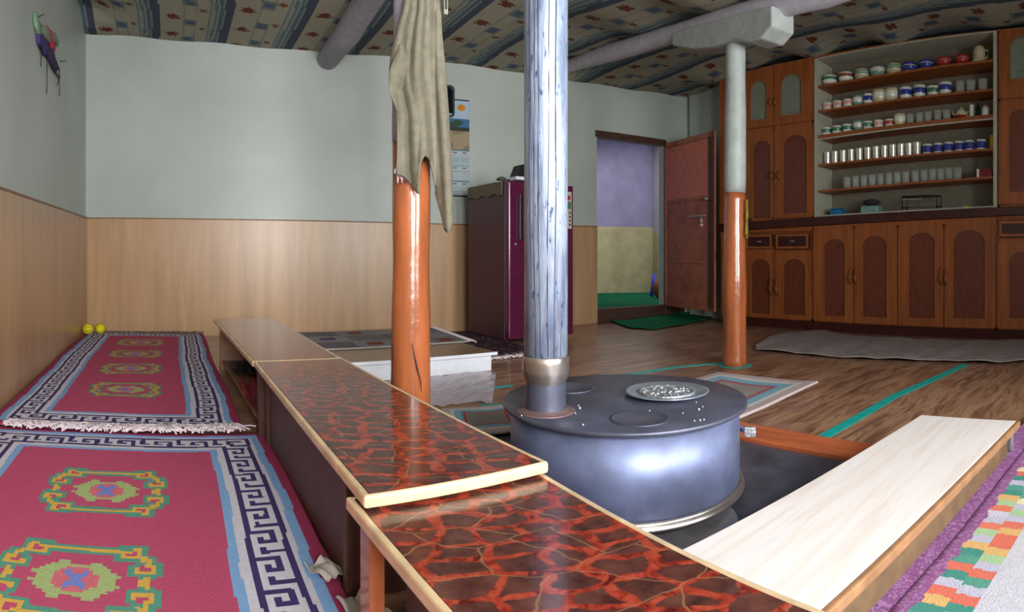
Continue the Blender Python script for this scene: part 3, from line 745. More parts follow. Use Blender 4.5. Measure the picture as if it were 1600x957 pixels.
# ------------------------------------------------------------------ floor mats, tapes, sheets
def floor_tape(pts, wd, label):
    mb = MB(); P = [onz(px, py, 0.002) for px, py in pts]
    for a, b_ in zip(P, P[1:]):
        t_ = (b_-a); t_.z = 0; t_.normalize(); n_ = Vector((-t_.y, t_.x, 0))*wd/2
        mb.slab([a-n_, b_-n_, b_+n_, a+n_], 0.0005, 0.0022)
    c = P[0]; tag(mb.build('floor_tape', TEAL, origin=(c.x, c.y, 0)), label, 'tape')
floor_tape([(1284, 684), (1400, 618), (1440, 601), (1508, 570)], 0.05, 'long teal tape strip across the wood floor toward the cabinets')
floor_tape([(880, 600), (990, 584), (1060, 573), (1128, 567)], 0.045, 'thin teal tape line on the floor behind the stove')
floor_tape([(752, 635), (800, 632)], 0.06, 'short bright teal tape patch just left of the stove')
floor_tape([(660, 623), (735, 610), (800, 602)], 0.03, 'teal tape strip running under the clear plastic by the platform')

def stripe_dye(cols):
    def f_(u, v):
        e = min(u, 1-u, v*1.0, 1-v)
        for lim, c in cols:
            if e < lim: return c
        return cols[-1][1]
    return f_
def quadrug(name, label, q, z, cols, nu=110, nv=80, th=0.012, lift=None, cat='rug', rip=.003):
    q = [Vector((p[0], p[1], 0)) for p in q]; o = (q[0]+q[1]+q[2]+q[3])/4
    def P(u, v):
        p = q[0].lerp(q[1], u).lerp(q[3].lerp(q[2], u), v)
        return (p.x, p.y, z+rip*sin(u*9)*sin(v*7)+(lift(u, v) if lift else 0))
    s_ = sheet(name, P, nu, nv, cols if callable(cols) else stripe_dye(cols), WOOL, th, origin=(o.x, o.y, z))
    return tag(s_, label, cat)
cols = [(.09, (200, 180, 180)), (.14, (222, 214, 208)), (.21, (140, 184, 202)), (.235, (120, 160, 186)), (.262, (196, 70, 78)), (.5, (158, 148, 144))]
A, B_, C_ = onz(1122, 585, .02), onz(1279, 602, .02), onz(1150, 662, .02)
D_ = A+(C_-B_)
quadrug('floor_mat', 'striped pale mat with blue and red bands, between the stove and the right pillar', [A, B_, C_, D_], .022, cols, lift=lambda u, v: .02*max(0, u-.8)*5*0.4)
A, B_, C_ = onz(690, 642, .02), onz(812, 634, .02), onz(840, 672, .02)
D_ = A+(C_-B_)
quadrug('floor_mat', 'striped blue-white mat at the left of the stove, beside the dark table', [A, B_, C_, D_], .018, cols)
# clear crumpled plastic sheet in front of the platform
def plasP(u, v):
    p = onz(lerp(648, 775, u)+lerp(0, -6, v), lerp(586, 634, v)+4*sin(u*6), .004)
    return (p.x, p.y, .006+.010*abs(sin(u*17+v*9))*abs(sin(v*13+u*4)))
PLAS = glass('crumpled_clear_plastic', (236, 228, 236), 0.9, 0.2)
m, nt, b = base('milky_plastic_film', .2); b.inputs['Base Color'].default_value = (*lin((222, 208, 220)), 1); b.inputs['Alpha'].default_value = .7
o = sheet('plastic_sheet', plasP, 60, 36, None, m, 0, origin=(1.3, 3, 0)); tag(o, 'crumpled milky plastic sheet on the floor in front of the white platform', 'plastic sheet')

# grey floor cloth before the cabinets
def clP(u, v):
    px = lerp(1180, 1640, u)
    yf = interp([(0, 548), (.3, 561), (.85, 569), (1, 560)], u); yb = interp([(0, 541), (.05, 528), (.12, 521), (.24, 518), (.3, 525), (.5, 531), (.7, 534), (1, 534)], u)
    p = onz(px, lerp(yb, yf, v), 0.006)
    return (p.x, p.y, .012+.010*abs(sin(u*23+v*3)*sin(v*4+u*9)))
o = sheet('floor_cloth', clP, 120, 30, None, MATCL, .006, origin=(4, 2, 0)); tag(o, 'long rumpled greyish cloth on the floor along the foot of the cabinets', 'cloth')

# green mats
q = [cor(0.01, .06), cor(.84, .06), cor(2.6, 1.6), cor(2.6, 2.7), cor(0.01, 2.75)]
mb = MB().prism([Vector((p.x, p.y, SILL-.003)) for p in q], (0, 0, .009)); tag(mb.build('carpet', GREEN, origin=(5, 6, SILL)), 'green carpet on the raised corridor floor beyond the doorway', 'carpet')
def gmP(u, v):
    yf = interp([(0, 497), (.25, 514), (.45, 516), (.7, 508), (1, 495)], u); yb = interp([(0, 491), (.3, 491), (.5, 486), (.6, 480), (1, 491)], u)
    p = onz(lerp(936, 1128, u), lerp(yb, yf, v), .004)
    return (p.x, min(p.y, bwy(p.x)-.03), .010+.05*max(0, sin(pi*min(1, max(0, (u-.25)/.7))))*(1-v)**2+.006*abs(sin(u*13+v*7)))
o = sheet('door_mat', gmP, 60, 20, None, GREEN, .006, origin=(4, 4, 0)); tag(o, 'rumpled green mat on the room floor in front of the doorway step', 'mat')

# ------------------------------------------------------------------ white-sided platform and its patchwork rug
t = thing('low_platform', 'low platform with brown top and white side, by the left pillar', 'platform', (1.3, 3.6, 0))
ZP = 0.113
part(MB().box(.70, 1.835, 3.085, 4.25, ZP-.018, ZP), 'top_board', PTOP, t)
part(MB().box(.70, 1.842, 3.075, 3.085, ZP-.018, ZP+.001), 'edge_strip', WHITELAM, t, bevel=.002)
part(MB().box(.72, 1.815, 3.105, 3.125, 0.002, ZP-.018), 'side_panel', WHITELAM, t)['label'] = 'bright white front panel'
part(MB().box(1.80, 1.815, 3.125, 4.24, 0.002, ZP-.018), 'side_panel', WHITELAM, t)
part(MB().box(.72, .735, 3.125, 4.24, 0.002, ZP-.018), 'side_panel', WHITELAM, t)
part(MB().box(.735, 1.80, 4.225, 4.24, 0.002, ZP-.018), 'side_panel', WHITELAM, t)
def patch_dye(u, v):
    x, y = u*1.35, v*.8
    i, j = int(x/.27), int(y/.27); fx, fy = x % .27, y % .27
    g = [(136, 130, 136), (160, 154, 152), (150, 150, 158), (124, 118, 126)][(i*3+j*2) % 4]
    if (i+j) % 2 == 0 and abs(fx-.135) < .055 and abs(fy-.135) < .055: return [(150, 76, 64), (104, 84, 134)][(i) % 2]
    if fx < .008 or fy < .008: return (166, 160, 152)
    return g
def patP(u, v):
    p = Vector((.66+u*1.22, 3.50+v*.80, 0)); return (p.x+.09*v*u, p.y, ZP+.012+.003*sin(u*12)*sin(v*9))
pr = sheet('rug', patP, 120, 80, patch_dye, WOOL, .009, origin=(1.3, 3.9, ZP)); tag(pr, 'grey patchwork rug with small red and violet squares, on the low platform', 'rug')
mb = MB(); rd = random.Random(4)
for k in range(90):
    v = k/90; x = 1.88+.09*v; y = 3.50+.8*v; mb.tube([(x-.01, y, ZP+.012), (x+.03, y+rd.uniform(-.015, .015), ZP+.013), (x+rd.uniform(.045, .075), y+rd.uniform(-.02, .02), ZP-.004)], .004, 5)
o = mb.build('fringe', FRINGE, origin=(1.3, 3.9, ZP)); o.parent = pr; o.location = (0, 0, 0); o['label'] = 'cream fringe'
rdk = random.Random(9); dk = {}
def darkrug(u, v):
    k = (int(u*34), int(v*26)); 
    if k not in dk: dk[k] = rdk.choice([(52, 42, 52), (66, 50, 58), (52, 42, 52), (112, 92, 100), (92, 42, 60), (44, 38, 48)])
    return dk[k]
quadrug('rug', 'dark flecked rug on the floor between the platform and the fridge', [(2.02, 4.72), (2.50, 4.66), (2.42, 3.46), (1.93, 3.46)], .014, darkrug, 70, 90)
dr = bpy.data.objects[[o.name for o in bpy.data.objects if o.get('label', '').startswith('dark flecked')][0]]
mb = MB()
for k in range(90):
    x = lerp(1.94, 2.42, rd.random()); mb.tube([(x, 3.47, .012), (x+rd.uniform(-.02, .02), 3.43, .018), (x+rd.uniform(-.04, .04), 3.40+rd.uniform(-.02, .02), .008)], .0035, 5)
o = mb.build('fringe', FRINGE, origin=tuple(dr.location)); o.parent = dr; o.location = (0, 0, 0)

# ------------------------------------------------------------------ fridge
t = thing('refrigerator', 'wine-red single-door refrigerator behind the stove pipe, against the back wall', 'refrigerator', (2.75, 4.2, 0))
fx0, fx1, fy0, fy1, fz = 2.44, 3.06, 3.91, 4.56, 1.245
part(MB().box(fx0, fx1, fy0+.065, fy1, .03, fz), 'cabinet_body', FRIDGES, t, bevel=.008)['label'] = 'dark wine side panels'
dr_ = part(MB().box(fx0-.002, fx1+.002, fy0, fy0+.058, .04, fz+.005), 'door', FRIDGE, t, bevel=.014)
subpart(MB().box(fx0+.085, fx0+.115, fy0-.022, fy0+.001, .80, 1.16), 'handle', BLACK, t, dr_, bevel=.006)['label'] = 'long black handle'
subpart(MB().lathe([(.001, 0), (.012, 0), (.012, .004), (.001, .005)], (0, 0, 0), 12, cap=False), 'lock', ALU, t, dr_)
lk = [c for c in dr_.children if c.name.startswith('lock')][0]
lk.data.transform(Matrix.Translation(Vector((2.50, fy0-.003, .77))-Vector(t.location)) @ Matrix.Rotation(pi/2, 4, 'X') @ Matrix.Translation(Vector(t.location)))
subpart(MB().box(fx1-.16, fx1-.02, fy0-.003, fy0-.0005, .90, 1.2), 'energy_label', None or PAPER, t, dr_)['label'] = 'pale sticker strip with green and dark rows'
for k in range(4):
    for j in range(3): subpart(MB().box(fx1-.045-.04*j, fx1-.03-.04*j, fy0-.004, fy0-.003, .925+k*.032, .94+k*.032), 'label_mark', BLACK, t, dr_)
subpart(MB().box(fx1-.155, fx1-.025, fy0-.004, fy0-.003, 1.06, 1.12), 'label_band', GREENC, t, dr_)
mb = MB().tube([(fx1-.05, fy0-.004, 1.15), (fx1-.05, fy0-.003, 1.15)], .02, 14); subpart(mb, 'label_disc', REDC, t, dr_)
for x in (fx0+.05, fx1-.05):
    for y in (fy0+.1, fy1-.06): part(MB().lathe([(.02, 0), (.02, .032)], (x, y, 0), 10), 'foot', BLACK, t)
# knitted cover over the top
def coverP(u, v):
    s_ = u*.85; y = lerp(fy0+.08, fy1-.01, v)
    drop = .15+.014*sin(v*19)
    if s_ < drop: return (fx0-.012, y, fz+.010-(drop-s_)*.66+.0)
    return (fx0-.012+(s_-drop), y, fz+.012+.002*sin(u*40+v*30))
o = sheet('fridge_cover', coverP, 60, 40, None, KNIT, .006, origin=(2.7, 4.2, fz)); tag(o, 'grey-brown knitted cloth draped over the top of the fridge', 'cloth')
mb = MB().box(2.52, 2.98, 3.93, 4.08, fz+.022, fz+.048); tag(mb.build('flat_box', WHITELAM, origin=(2.7, 4.0, fz), bevel=.004), 'flat white box lying on top of the fridge', 'box')
mb = MB().prism([(2.53, 3.95, fz+.048), (2.68, 3.95, fz+.048), (2.68, 3.95, fz+.10), (2.61, 3.95, fz+.15), (2.57, 3.95, fz+.14)], (0, .1, 0)); tag(mb.build('radio_charger', BLACK, origin=(2.6, 4, fz), bevel=.006), 'small black device standing on the white box on the fridge', 'device')
mb = MB().tube([(2.37+.13, 3.99, fz+.022)]+[(2.42+.02*k, 4.06, fz+.026+.022*sin(k*.6)) for k in range(5)], .006, 8)
tag(mb.build('power_cord', BLACK, origin=(2.5, 4, fz)), 'loop of black cord on the front left corner of the fridge top', 'cord')

# ------------------------------------------------------------------ mirror and calendar on the back wall
def wallrect(pxa, pxb, pya, pyb, o1, o2):
    a, b_ = onB(pxa, pya, o1), onB(pxb, pyb, o1); x = (nrm*-1)
    return a, b_
mc = onB(690, 158); t = thing('wall_mirror', 'small dark framed mirror on the back wall, half hidden by the towel', 'mirror', tuple(mc))
def rounded(c, hw, hh, r, off, n_=6):
    pts = []
    for (sx, sy, a0) in ((1, 1, 0), (-1, 1, pi/2), (-1, -1, pi), (1, -1, 3*pi/2)):
        for k in range(n_+1):
            a = a0+k*pi/2/n_; pts.append(c+along*(sx*(hw-r)+r*cos(a))+Vector((0, 0, sy*(hh-r)+r*sin(a)))-nrm*off)
    return pts
mb = MB().ring(rounded(mc, .118, .145, .04, .0), rounded(mc, .098, .125, .03, .0), -nrm*.02); part(mb, 'frame', plain('grey_green_frame', (52, 62, 62), .3), t, bevel=.003)
mb = MB().prism(rounded(mc, .1, .127, .03, .004), -nrm*.006); part(mb, 'mirror_glass', plain('dark_mirror', (70, 76, 78), .08, .9), t)
cal_tl, cal_br = onB(688, 153, .006), onB(733, 308, .006)
cw = (cal_br-cal_tl); cw.z = 0; cw = cw.length; chh = cal_tl.z-cal_br.z
def cal_dye(u, v):
    if v < .012 or v > .99: return (30, 34, 40)
    if v < .20: 
        if (u-.72)**2*.6+((v-.085)*3.2)**2 < .012: return (214, 140, 40)
        return (176, 196, 216)
    if v < .29: return (70, 116, 160) if sin(u*9)+sin(v*60+u*4) > -.3 else (62, 84, 72)
    if v < .325: return (60, 66, 56)
    if v < .52: return (166, 150, 122) if sin(u*7+v*20)+sin(v*35) > -.8 else (140, 124, 100)
    vv = (v-.52)/.48; r_ = vv*3 % 1; c_ = u*3 % 1
    if r_ < .06: return (90, 120, 140)
    if r_ > .3 and (r_*9) % 1 < .45 and (c_*8) % 1 < .55 and c_ > .1: return (136, 152, 164)
    if .14 < r_ < .22 and .3 < c_ < .7: return (150, 80, 80)
    return (184, 200, 204)
def calP(u, v):
    p = cal_tl+along*(cw*u)+Vector((0, 0, -chh*v))-nrm*(.003*sin(v*5)); return tuple(p)
o = sheet('wall_calendar', calP, 60, 160, cal_dye, PAPERP, .002, origin=tuple(cal_tl)); tag(o, 'tall paper calendar with landscape pictures on the back wall, right of the towel', 'calendar')

# ------------------------------------------------------------------ wall scrap, balls, hanging tag
t = thing('wall_hanging', 'tattered colourful paper and cloth hanging with threads, high on the left wall', 'wall hanging', (XL, 3.6, 1.9))
def WL(px, py, off=.02): return onX(px, py, XL+off)
segs = [((56, 24), (66, 62), .05, 'head', plain('faded_green_paper', (116, 150, 120), .8)), ((62, 45), (92, 66), .05, 'wing', plain('sage_paper', (128, 138, 116), .8)),
        ((60, 60), (78, 82), .06, 'chest', plain('violet_cloth', (64, 50, 110), .9)), ((74, 46), (86, 76), .055, 'red_band', plain('crimson_cloth', (186, 44, 84), .9)),
        ((72, 76), (92, 108), .06, 'body', plain('dark_violet_cloth', (56, 44, 84), .9)), ((88, 100), (94, 122), .035, 'tail', plain('grey_paper', (128, 130, 138), .8))]
for (a, b_, r, nm, m) in segs:
    pa, pb = WL(*a), WL(*b_); pts = [pa.lerp(pb, k/8)+Vector((random.uniform(0, .015), random.uniform(-.02, .02), random.uniform(-.012, .012))) for k in range(9)]
    mb = MB().tube(pts, [max(.008, r*(.35+.65*sin(pi*(k+1)/10)))*.8*random.uniform(.8, 1.15) for k in range(9)], 7)
    mb.v = [(max(XL+.003, XL+.003+(x-XL)*.4), y, z) for x, y, z in mb.v]
    part(mb, nm, m, t)
for (x0, y0, x1, y1) in ((63, 68, 64, 104), (73, 96, 73, 147), (93, 118, 89, 134), (92, 120, 93, 150), (60, 26, 69, 22), (84, 50, 86, 56), (94, 96, 103, 95), (80, 50, 88, 66)):
    part(MB().tube([WL(x0, y0, .012), WL((x0+x1)/2+.6, (y0+y1)/2, .014), WL(x1, y1, .01)], .0028, 5), 'thread', BLACK, t)

def smiley(label, c, r, face):
    t = thing('foam_ball', label, 'ball', (c.x, c.y, c.z), 'yellow smiley balls')
    part(MB().sphere(c, r, 24, 16), 'ball_skin', YELLOW, t)
    if face:
        fw = Vector((-c.x, -c.y, (HC-c.z)*.8)).normalized(); rt = fw.cross(Vector((0, 0, 1))).normalized()*-1; up = rt.cross(fw)*-1
        up = Vector((0, 0, 1))-fw*fw.z; up.normalize()
        def S_(x, y): 
            v = (fw+rt*x+up*y).normalized(); return c+v*(r*1.005)
        mb = MB()
        for s_ in (-1, 1): mb.sphere(S_(s_*.28, .35), r*.10, 8, 6)
        mb.tube([S_(x, -.1-.38*(1-(x/.55)**2)) for x in [(-.55+.11*k) for k in range(11)]], r*.05, 6)
        part(mb, 'face_print', BLACK, t)
c1 = Vector((-.672, 4.98, .075)); smiley('yellow smiley ball in the corner, its drawn face toward the viewer', c1, .045, True)
c2 = Vector((-.575, 5.03, .075)); smiley('plain yellow ball just right of the smiley ball in the corner', c2, .042, False)

hp = atd(697, 22, 3.9); zc = CZ(hp.x, hp.y)
t = thing('hanging_tag', 'small white plastic tag hanging from the ceiling right of the towel', 'tag', (hp.x, hp.y, hp.z))
part(MB().tube([(hp.x, hp.y, hp.z+.11), (hp.x, hp.y, zc)], .0015, 5), 'cord', BLACK, t)
mb = MB().ring([Vector((hp.x+x, hp.y, hp.z+z)) for x, z in ((-.014, 0), (.014, 0), (.014, .115), (-.014, .115))], [Vector((hp.x+x, hp.y, hp.z+z)) for x, z in ((-.008, .03), (.008, .03), (.008, .108), (-.008, .108))], (0, .006, 0))
part(mb, 'frame', WHITEC, t)
part(MB().box(hp.x-.009, hp.x+.009, hp.y+.001, hp.y+.004, hp.z+.03, hp.z+.108), 'insert', plain('grey_insert', (96, 104, 96), .5), t)

# ------------------------------------------------------------------ open door leaf
h0 = Vector((DX1-.005, bwy(DX1)-.03, 0)); h1 = Vector((4.625, 3.70, 0)); du = (h1-h0).normalized(); dv = Vector((du.y, -du.x, 0)); dl = (h1-h0).length
if dv.x > 0: dv = -dv                                # toward the viewer's side
t = thing('door_leaf', 'open rusty brown door with metal latch, between doorway and cabinets', 'door', tuple(h0))
def leaf(a0, a1, z0, z1, o0, o1): 
    p = [h0+du*(dl*a0)+dv*o0, h0+du*(dl*a1)+dv*o0, h0+du*(dl*a1)+dv*o1, h0+du*(dl*a0)+dv*o1]; return MB().slab(p, z0, z1)
z0, z1 = .135, 1.90
part(leaf(0, 1, z0, z1, -.02, .0), 'door_sheet', DOORM, t)
part(leaf(.03, .93, 1.28, 1.84, 0, .006), 'upper_panel', DOORP, t, bevel=.002)['label'] = 'smooth salmon upper panel'
for a in ((0, 1, z1-.05, z1), (0, .035, z0, z1), (.90, 1, z0, z1), (0, 1, z0, z0+.035), (0.03, .9, .60, .625), (.03, .93, 1.245, 1.28)):
    part(leaf(*a[:2], a[2], a[3], 0, .012), 'frame_bar', DOORM if a[0] != .9 else DBROWN, t, bevel=.002)
la = h0+du*(dl*.83)+dv*.012
mb = MB().tube([la+du*(-.22)+Vector((0, 0, 1.075))+dv*.03, la+du*.06+Vector((0, 0, 1.075))+dv*.03], .008, 8); part(mb, 'latch_bolt', ALU, t)
mb = MB().tube([la+Vector((0, 0, 1.06))+dv*.035, la+Vector((0, 0, 1.0))+dv*.035], [.012, .02], 10); mb.sphere(la+Vector((0, 0, .985))+dv*.035, .026, 10, 8); part(mb, 'padlock', plain('scuffed_brass_lock', (190, 160, 140), .35, .5), t)
mb = MB().sphere(la+du*.06+Vector((0, 0, 1.24))+dv*.02, .025, 10, 8); part(mb, 'knob', CHROME, t)
# corridor clutter
p = onz(1031, 470, SILL+.006); p = atd(1032, 455, 7.6)
mb = MB().sphere(Vector((p.x, p.y, SILL+.13)), .14, 18, 12, sc=(.75, .7, .9)); tag(mb.build('sack', plain('brown_sack', (150, 96, 40), .8), origin=(p.x, p.y, SILL)), 'small brown sack on the green corridor carpet behind the door edge', 'sack')
a, b_ = atd(1018, 456, 7.9), atd(1023, 428, 7.95)
a.z = SILL+.012
mb = MB().tube([a, b_], .024, 10); tag(mb.build('blue_tube', plain('bright_blue_plastic', (30, 60, 220), .4), origin=tuple(a)), 'bright blue tube leaning in the corridor beside the sack', 'tube')

# ================================================================== CABINET WALL
CX = 4.80; CXB = 5.10                                # front and back planes
def Yp(px, X=CX): a = az(px); return X/tan(a)
def Zp(px, py, X=CX): a = az(px); return HC+(YH-py)*(X/sin(a))/F
def lev(pts, X=CX):                                  # level line given by two pixels -> z as a function of Y
    (xa, ya), (xb, yb) = pts; Ya, Yb = Yp(xa, X), Yp(xb, X); za, zb_ = Zp(xa, ya, X), Zp(xb, yb, X)
    return lambda Y: za+(zb_-za)*(Y-Ya)/(Yb-Ya)
L_top = lev([(1165, 113), (1556, 48)]); L_ctop = lev([(1200, 345), (1600, 323)]); L_cbot = lev([(1200, 358), (1600, 337)])
YL_, YR_ = Yp(1126), 0.30
def ybox(mb, Ya, Yb, X0, X1, zlo, zhi):              # z given as functions of Y or numbers
    g = lambda f_, Y: f_(Y) if callable(f_) else f_
    Y0, Y1 = min(Ya, Yb), max(Ya, Yb)
    return mb.hexa([(X0, Y0, g(zlo, Y0)), (X1, Y0, g(zlo, Y0)), (X1, Y1, g(zlo, Y1)), (X0, Y1, g(zlo, Y1)), (X0, Y0, g(zhi, Y0)), (X1, Y0, g(zhi, Y0)), (X1, Y1, g(zhi, Y1)), (X0, Y1, g(zhi, Y1))])
def arch(Ya, Yb, z0, z1, X, n_=16, rise=None):       # arched outline in plane X
    hw_ = abs(Yb-Ya)/2; yc = (Ya+Yb)/2; rise = rise or hw_*.75
    pts = [Vector((X, yc-hw_, z0)), Vector((X, yc+hw_, z0))]
    pts += [Vector((X, yc+hw_*cos(pi*k/n_), z1-rise+rise*sin(pi*k/n_))) for k in range(n_+1)]
    return pts
def framed(Ya, Yb, z0, z1, inner, X, a):
    """rectangular frame round an arched hole"""
    yc = (Ya+Yb)/2; zc = sum(p.z for p in inner)/len(inner)
    # densify inner outline
    dens = []
    for p, q in zip(inner, inner[1:]+inner[:1]):
        k_ = 8 if (p-q).length > .15 else 1
        for k in range(k_): dens.append(p.lerp(q, k/k_))
    ci = Vector((X, (min(p.y for p in dens)+max(p.y for p in dens))/2, (min(p.z for p in dens)+max(p.z for p in dens))/2))
    hi, wi = (max(p.z for p in dens)-min(p.z for p in dens))/2, (max(p.y for p in dens)-min(p.y for p in dens))/2
    out = []
    for p in dens:
        ny, nz = (p.y-ci.y)/wi, (p.z-ci.z)/hi; m_ = max(abs(ny), abs(nz)); ny /= m_; nz /= m_
        out.append(Vector((X, yc+ny*(Yb-Ya)/2*(1 if Yb > Ya else -1), (z0+z1)/2+nz*(z1-z0)/2)))
    return MB().ring(out, dens, a)
m, nt, b = base('pale_lit_door_glass', .12); b.inputs['Base Color'].default_value = (*lin((168, 176, 156)), 1); b.inputs['Alpha'].default_value = .42; PALE_PANE = m  # pale body colour stands in for the lit interior and reflections
def cab_door(t, Ya, Yb, z0, z1, pane, glass_=False, handle=None, g=.004):
    """pane: (Ya, Yb, z0, z1)"""
    Ya, Yb = min(Ya, Yb)+g, max(Ya, Yb)-g; pa, pb = min(pane[0], pane[1]), max(pane[0], pane[1])
    inner = arch(pa, pb, pane[2], pane[3], CX-.022)
    d = part(framed(Ya, Yb, z0, z1, inner, CX-.022, (.02, 0, 0)), 'door', CABW, t)
    e = arch(pa-.012, pb+.012, pane[2]-.012, pane[3]+.012, CX-.028); i_ = arch(pa, pb, pane[2], pane[3], CX-.028)
    subpart(MB().ring(e, i_, (.007, 0, 0)), 'moulding', CABEDGE, t, d)
    if glass_: subpart(MB().prism(arch(pa-.004, pb+.004, pane[2]-.004, pane[3]+.004, CX-.012), (.003, 0, 0)), 'glass_pane', PALE_PANE, t, d)
    else: subpart(MB().prism(arch(pa-.004, pb+.004, pane[2]-.004, pane[3]+.004, CX-.014), (.008, 0, 0)), 'burl_panel', BURL, t, d)
    if handle:
        hy, hz, hl = handle
        mb = MB().tube([(CX-.022, hy, hz-hl/2), (CX-.05, hy, hz-hl/4), (CX-.056, hy, hz), (CX-.05, hy, hz+hl/4), (CX-.022, hy, hz+hl/2)], [.008, .010, .010, .010, .008], 8)
        subpart(mb, 'handle', CABEDGE, t, d)
    return d
def pane(x0, x1, y0, y1): xm = (x0+x1)/2; return (Yp(x0), Yp(x1), Zp(xm, y1), Zp(xm, y0))

# ---- counter
mb = MB(); ybox(mb, YL_, YR_, CX-.05, CXB, L_cbot, L_ctop)
tag(mb.build('countertop', CABD, origin=(4.9, 2, 1), bevel=.006), 'long dark red-brown worktop ledge running across the whole cabinet wall', 'worktop')
PLI = .085
def base_unit(label, xa, xb, doors, drawers):
    Ya, Yb = (YL_ if xa is None else Yp(xa)), (YR_ if xb is None else Yp(xb)); Y0, Y1 = Yb+.001, Ya-.001
    t = thing('base_cabinet', label, 'cabinet', (4.95, (Y0+Y1)/2, 0))
    mb = MB(); zt_ = lambda Y: L_cbot(Y)-.002
    ybox(mb, Y0, Y0+.018, CX, CXB, PLI, zt_); ybox(mb, Y1-.018, Y1, CX, CXB, PLI, zt_)
    ybox(mb, Y0, Y1, CXB-.02, CXB, PLI, zt_); ybox(mb, Y0, Y1, CX, CXB, PLI, PLI+.02); ybox(mb, Y0+.018, Y1-.018, CX+.012, CX+.02, PLI, zt_)
    part(mb, 'carcass', CABW, t)
    mb = MB(); ybox(mb, Y0, Y1, CX+.02, CX+.04, 0, PLI); part(mb, 'plinth', CABD, t)
    ztop = min(L_cbot(Y0), L_cbot(Y1))-.012
    mb = MB(); ybox(mb, Y0, Y1, CX-.02, CX, lambda Y: ztop-.0, zt_); part(mb, 'top_rail', CABW, t)
    for (dx0, dx1, pn, hd_, zt2) in doors:
        zt2 = ztop if zt2 is None else Zp((dx0+dx1)/2, zt2)
        yb = Yp(dx1) if dx1 < 1650 else YR_
        cab_door(t, (YL_-.02 if dx0 == 0 else Yp(dx0)), yb, PLI+.01, zt2, pane(*pn) if pn[1] < 1650 else (Yp(pn[0]), Yp(pn[0])-.2, Zp(1600, pn[3]), Zp(1600, pn[2])), handle=hd_)
    for (dx0, dx1, y0, y1) in drawers:
        xm = (dx0+dx1)/2; Yd0, Yd1 = (Yp(dx1) if dx1 < 1650 else YR_+.01), Yp(dx0); za, zb_ = Zp(xm if xm < 1650 else 1600, y1), Zp(xm if xm < 1650 else 1600, y0)
        mb = MB(); ybox(mb, Yd0, Yd1, CX-.026, CX-.004, za, zb_); d = part(mb, 'drawer', CABD, t, bevel=.003)
        m_ = .018; o_ = [Vector((CX-.032, Yd0+m_*.4, za+m_*.4)), Vector((CX-.032, Yd1-m_*.4, za+m_*.4)), Vector((CX-.032, Yd1-m_*.4, zb_-m_*.4)), Vector((CX-.032, Yd0+m_*.4, zb_-m_*.4))]
        i_ = [Vector((CX-.032, Yd0+m_*1.5, za+m_*1.5)), Vector((CX-.032, Yd1-m_*1.5, za+m_*1.5)), Vector((CX-.032, Yd1-m_*1.5, zb_-m_*1.5)), Vector((CX-.032, Yd0+m_*1.5, zb_-m_*1.5))]
        subpart(MB().ring(o_, i_, (.007, 0, 0)), 'moulding', CABEDGE, t, d)
        yc = (Yd0+Yd1)/2; mb = MB().tube([(CX-.028, yc-.03, (za+zb_)/2), (CX-.045, yc, (za+zb_)/2), (CX-.028, yc+.03, (za+zb_)/2)], .006, 8); subpart(mb, 'pull', ALU, t, d)
    return t
zc_ = lambda px, py: Zp(px, py)
base_unit('left base cabinet beside the right pillar, two small drawers over two arched doors', None, 1270,
          [(0, 1212, (1176, 1205, 405, 490), (Yp(1208), zc_(1208, 448), .17), 394), (1212, 1268, (1226, 1260, 405, 492), (Yp(1217), zc_(1217, 448), .17), 394)],
          [(1168, 1209, 366, 390), (1214, 1266, 365, 390)])
base_unit('wide middle base cabinet with four tall arched burl doors under the display shelves', 1270, 1557,
          [(1272, 1336, (1290, 1322, 374, 494), (Yp(1332), zc_(1332, 432), .14), None), (1336, 1404, (1350, 1387, 369, 496), (Yp(1340), zc_(1340, 432), .14), None),
           (1404, 1476, (1422, 1462, 364, 497), (Yp(1472), zc_(1472, 432), .14), None), (1476, 1556, (1491, 1540, 360, 498), (Yp(1480), zc_(1480, 432), .14), None)], [])
base_unit('right base cabinet with one drawer, cut off by the right edge of the photo', 1557, None,
          [(1559, 1700, (1578, 1700, 394, 498), None, 377)], [(1561, 1700, 344, 371)])
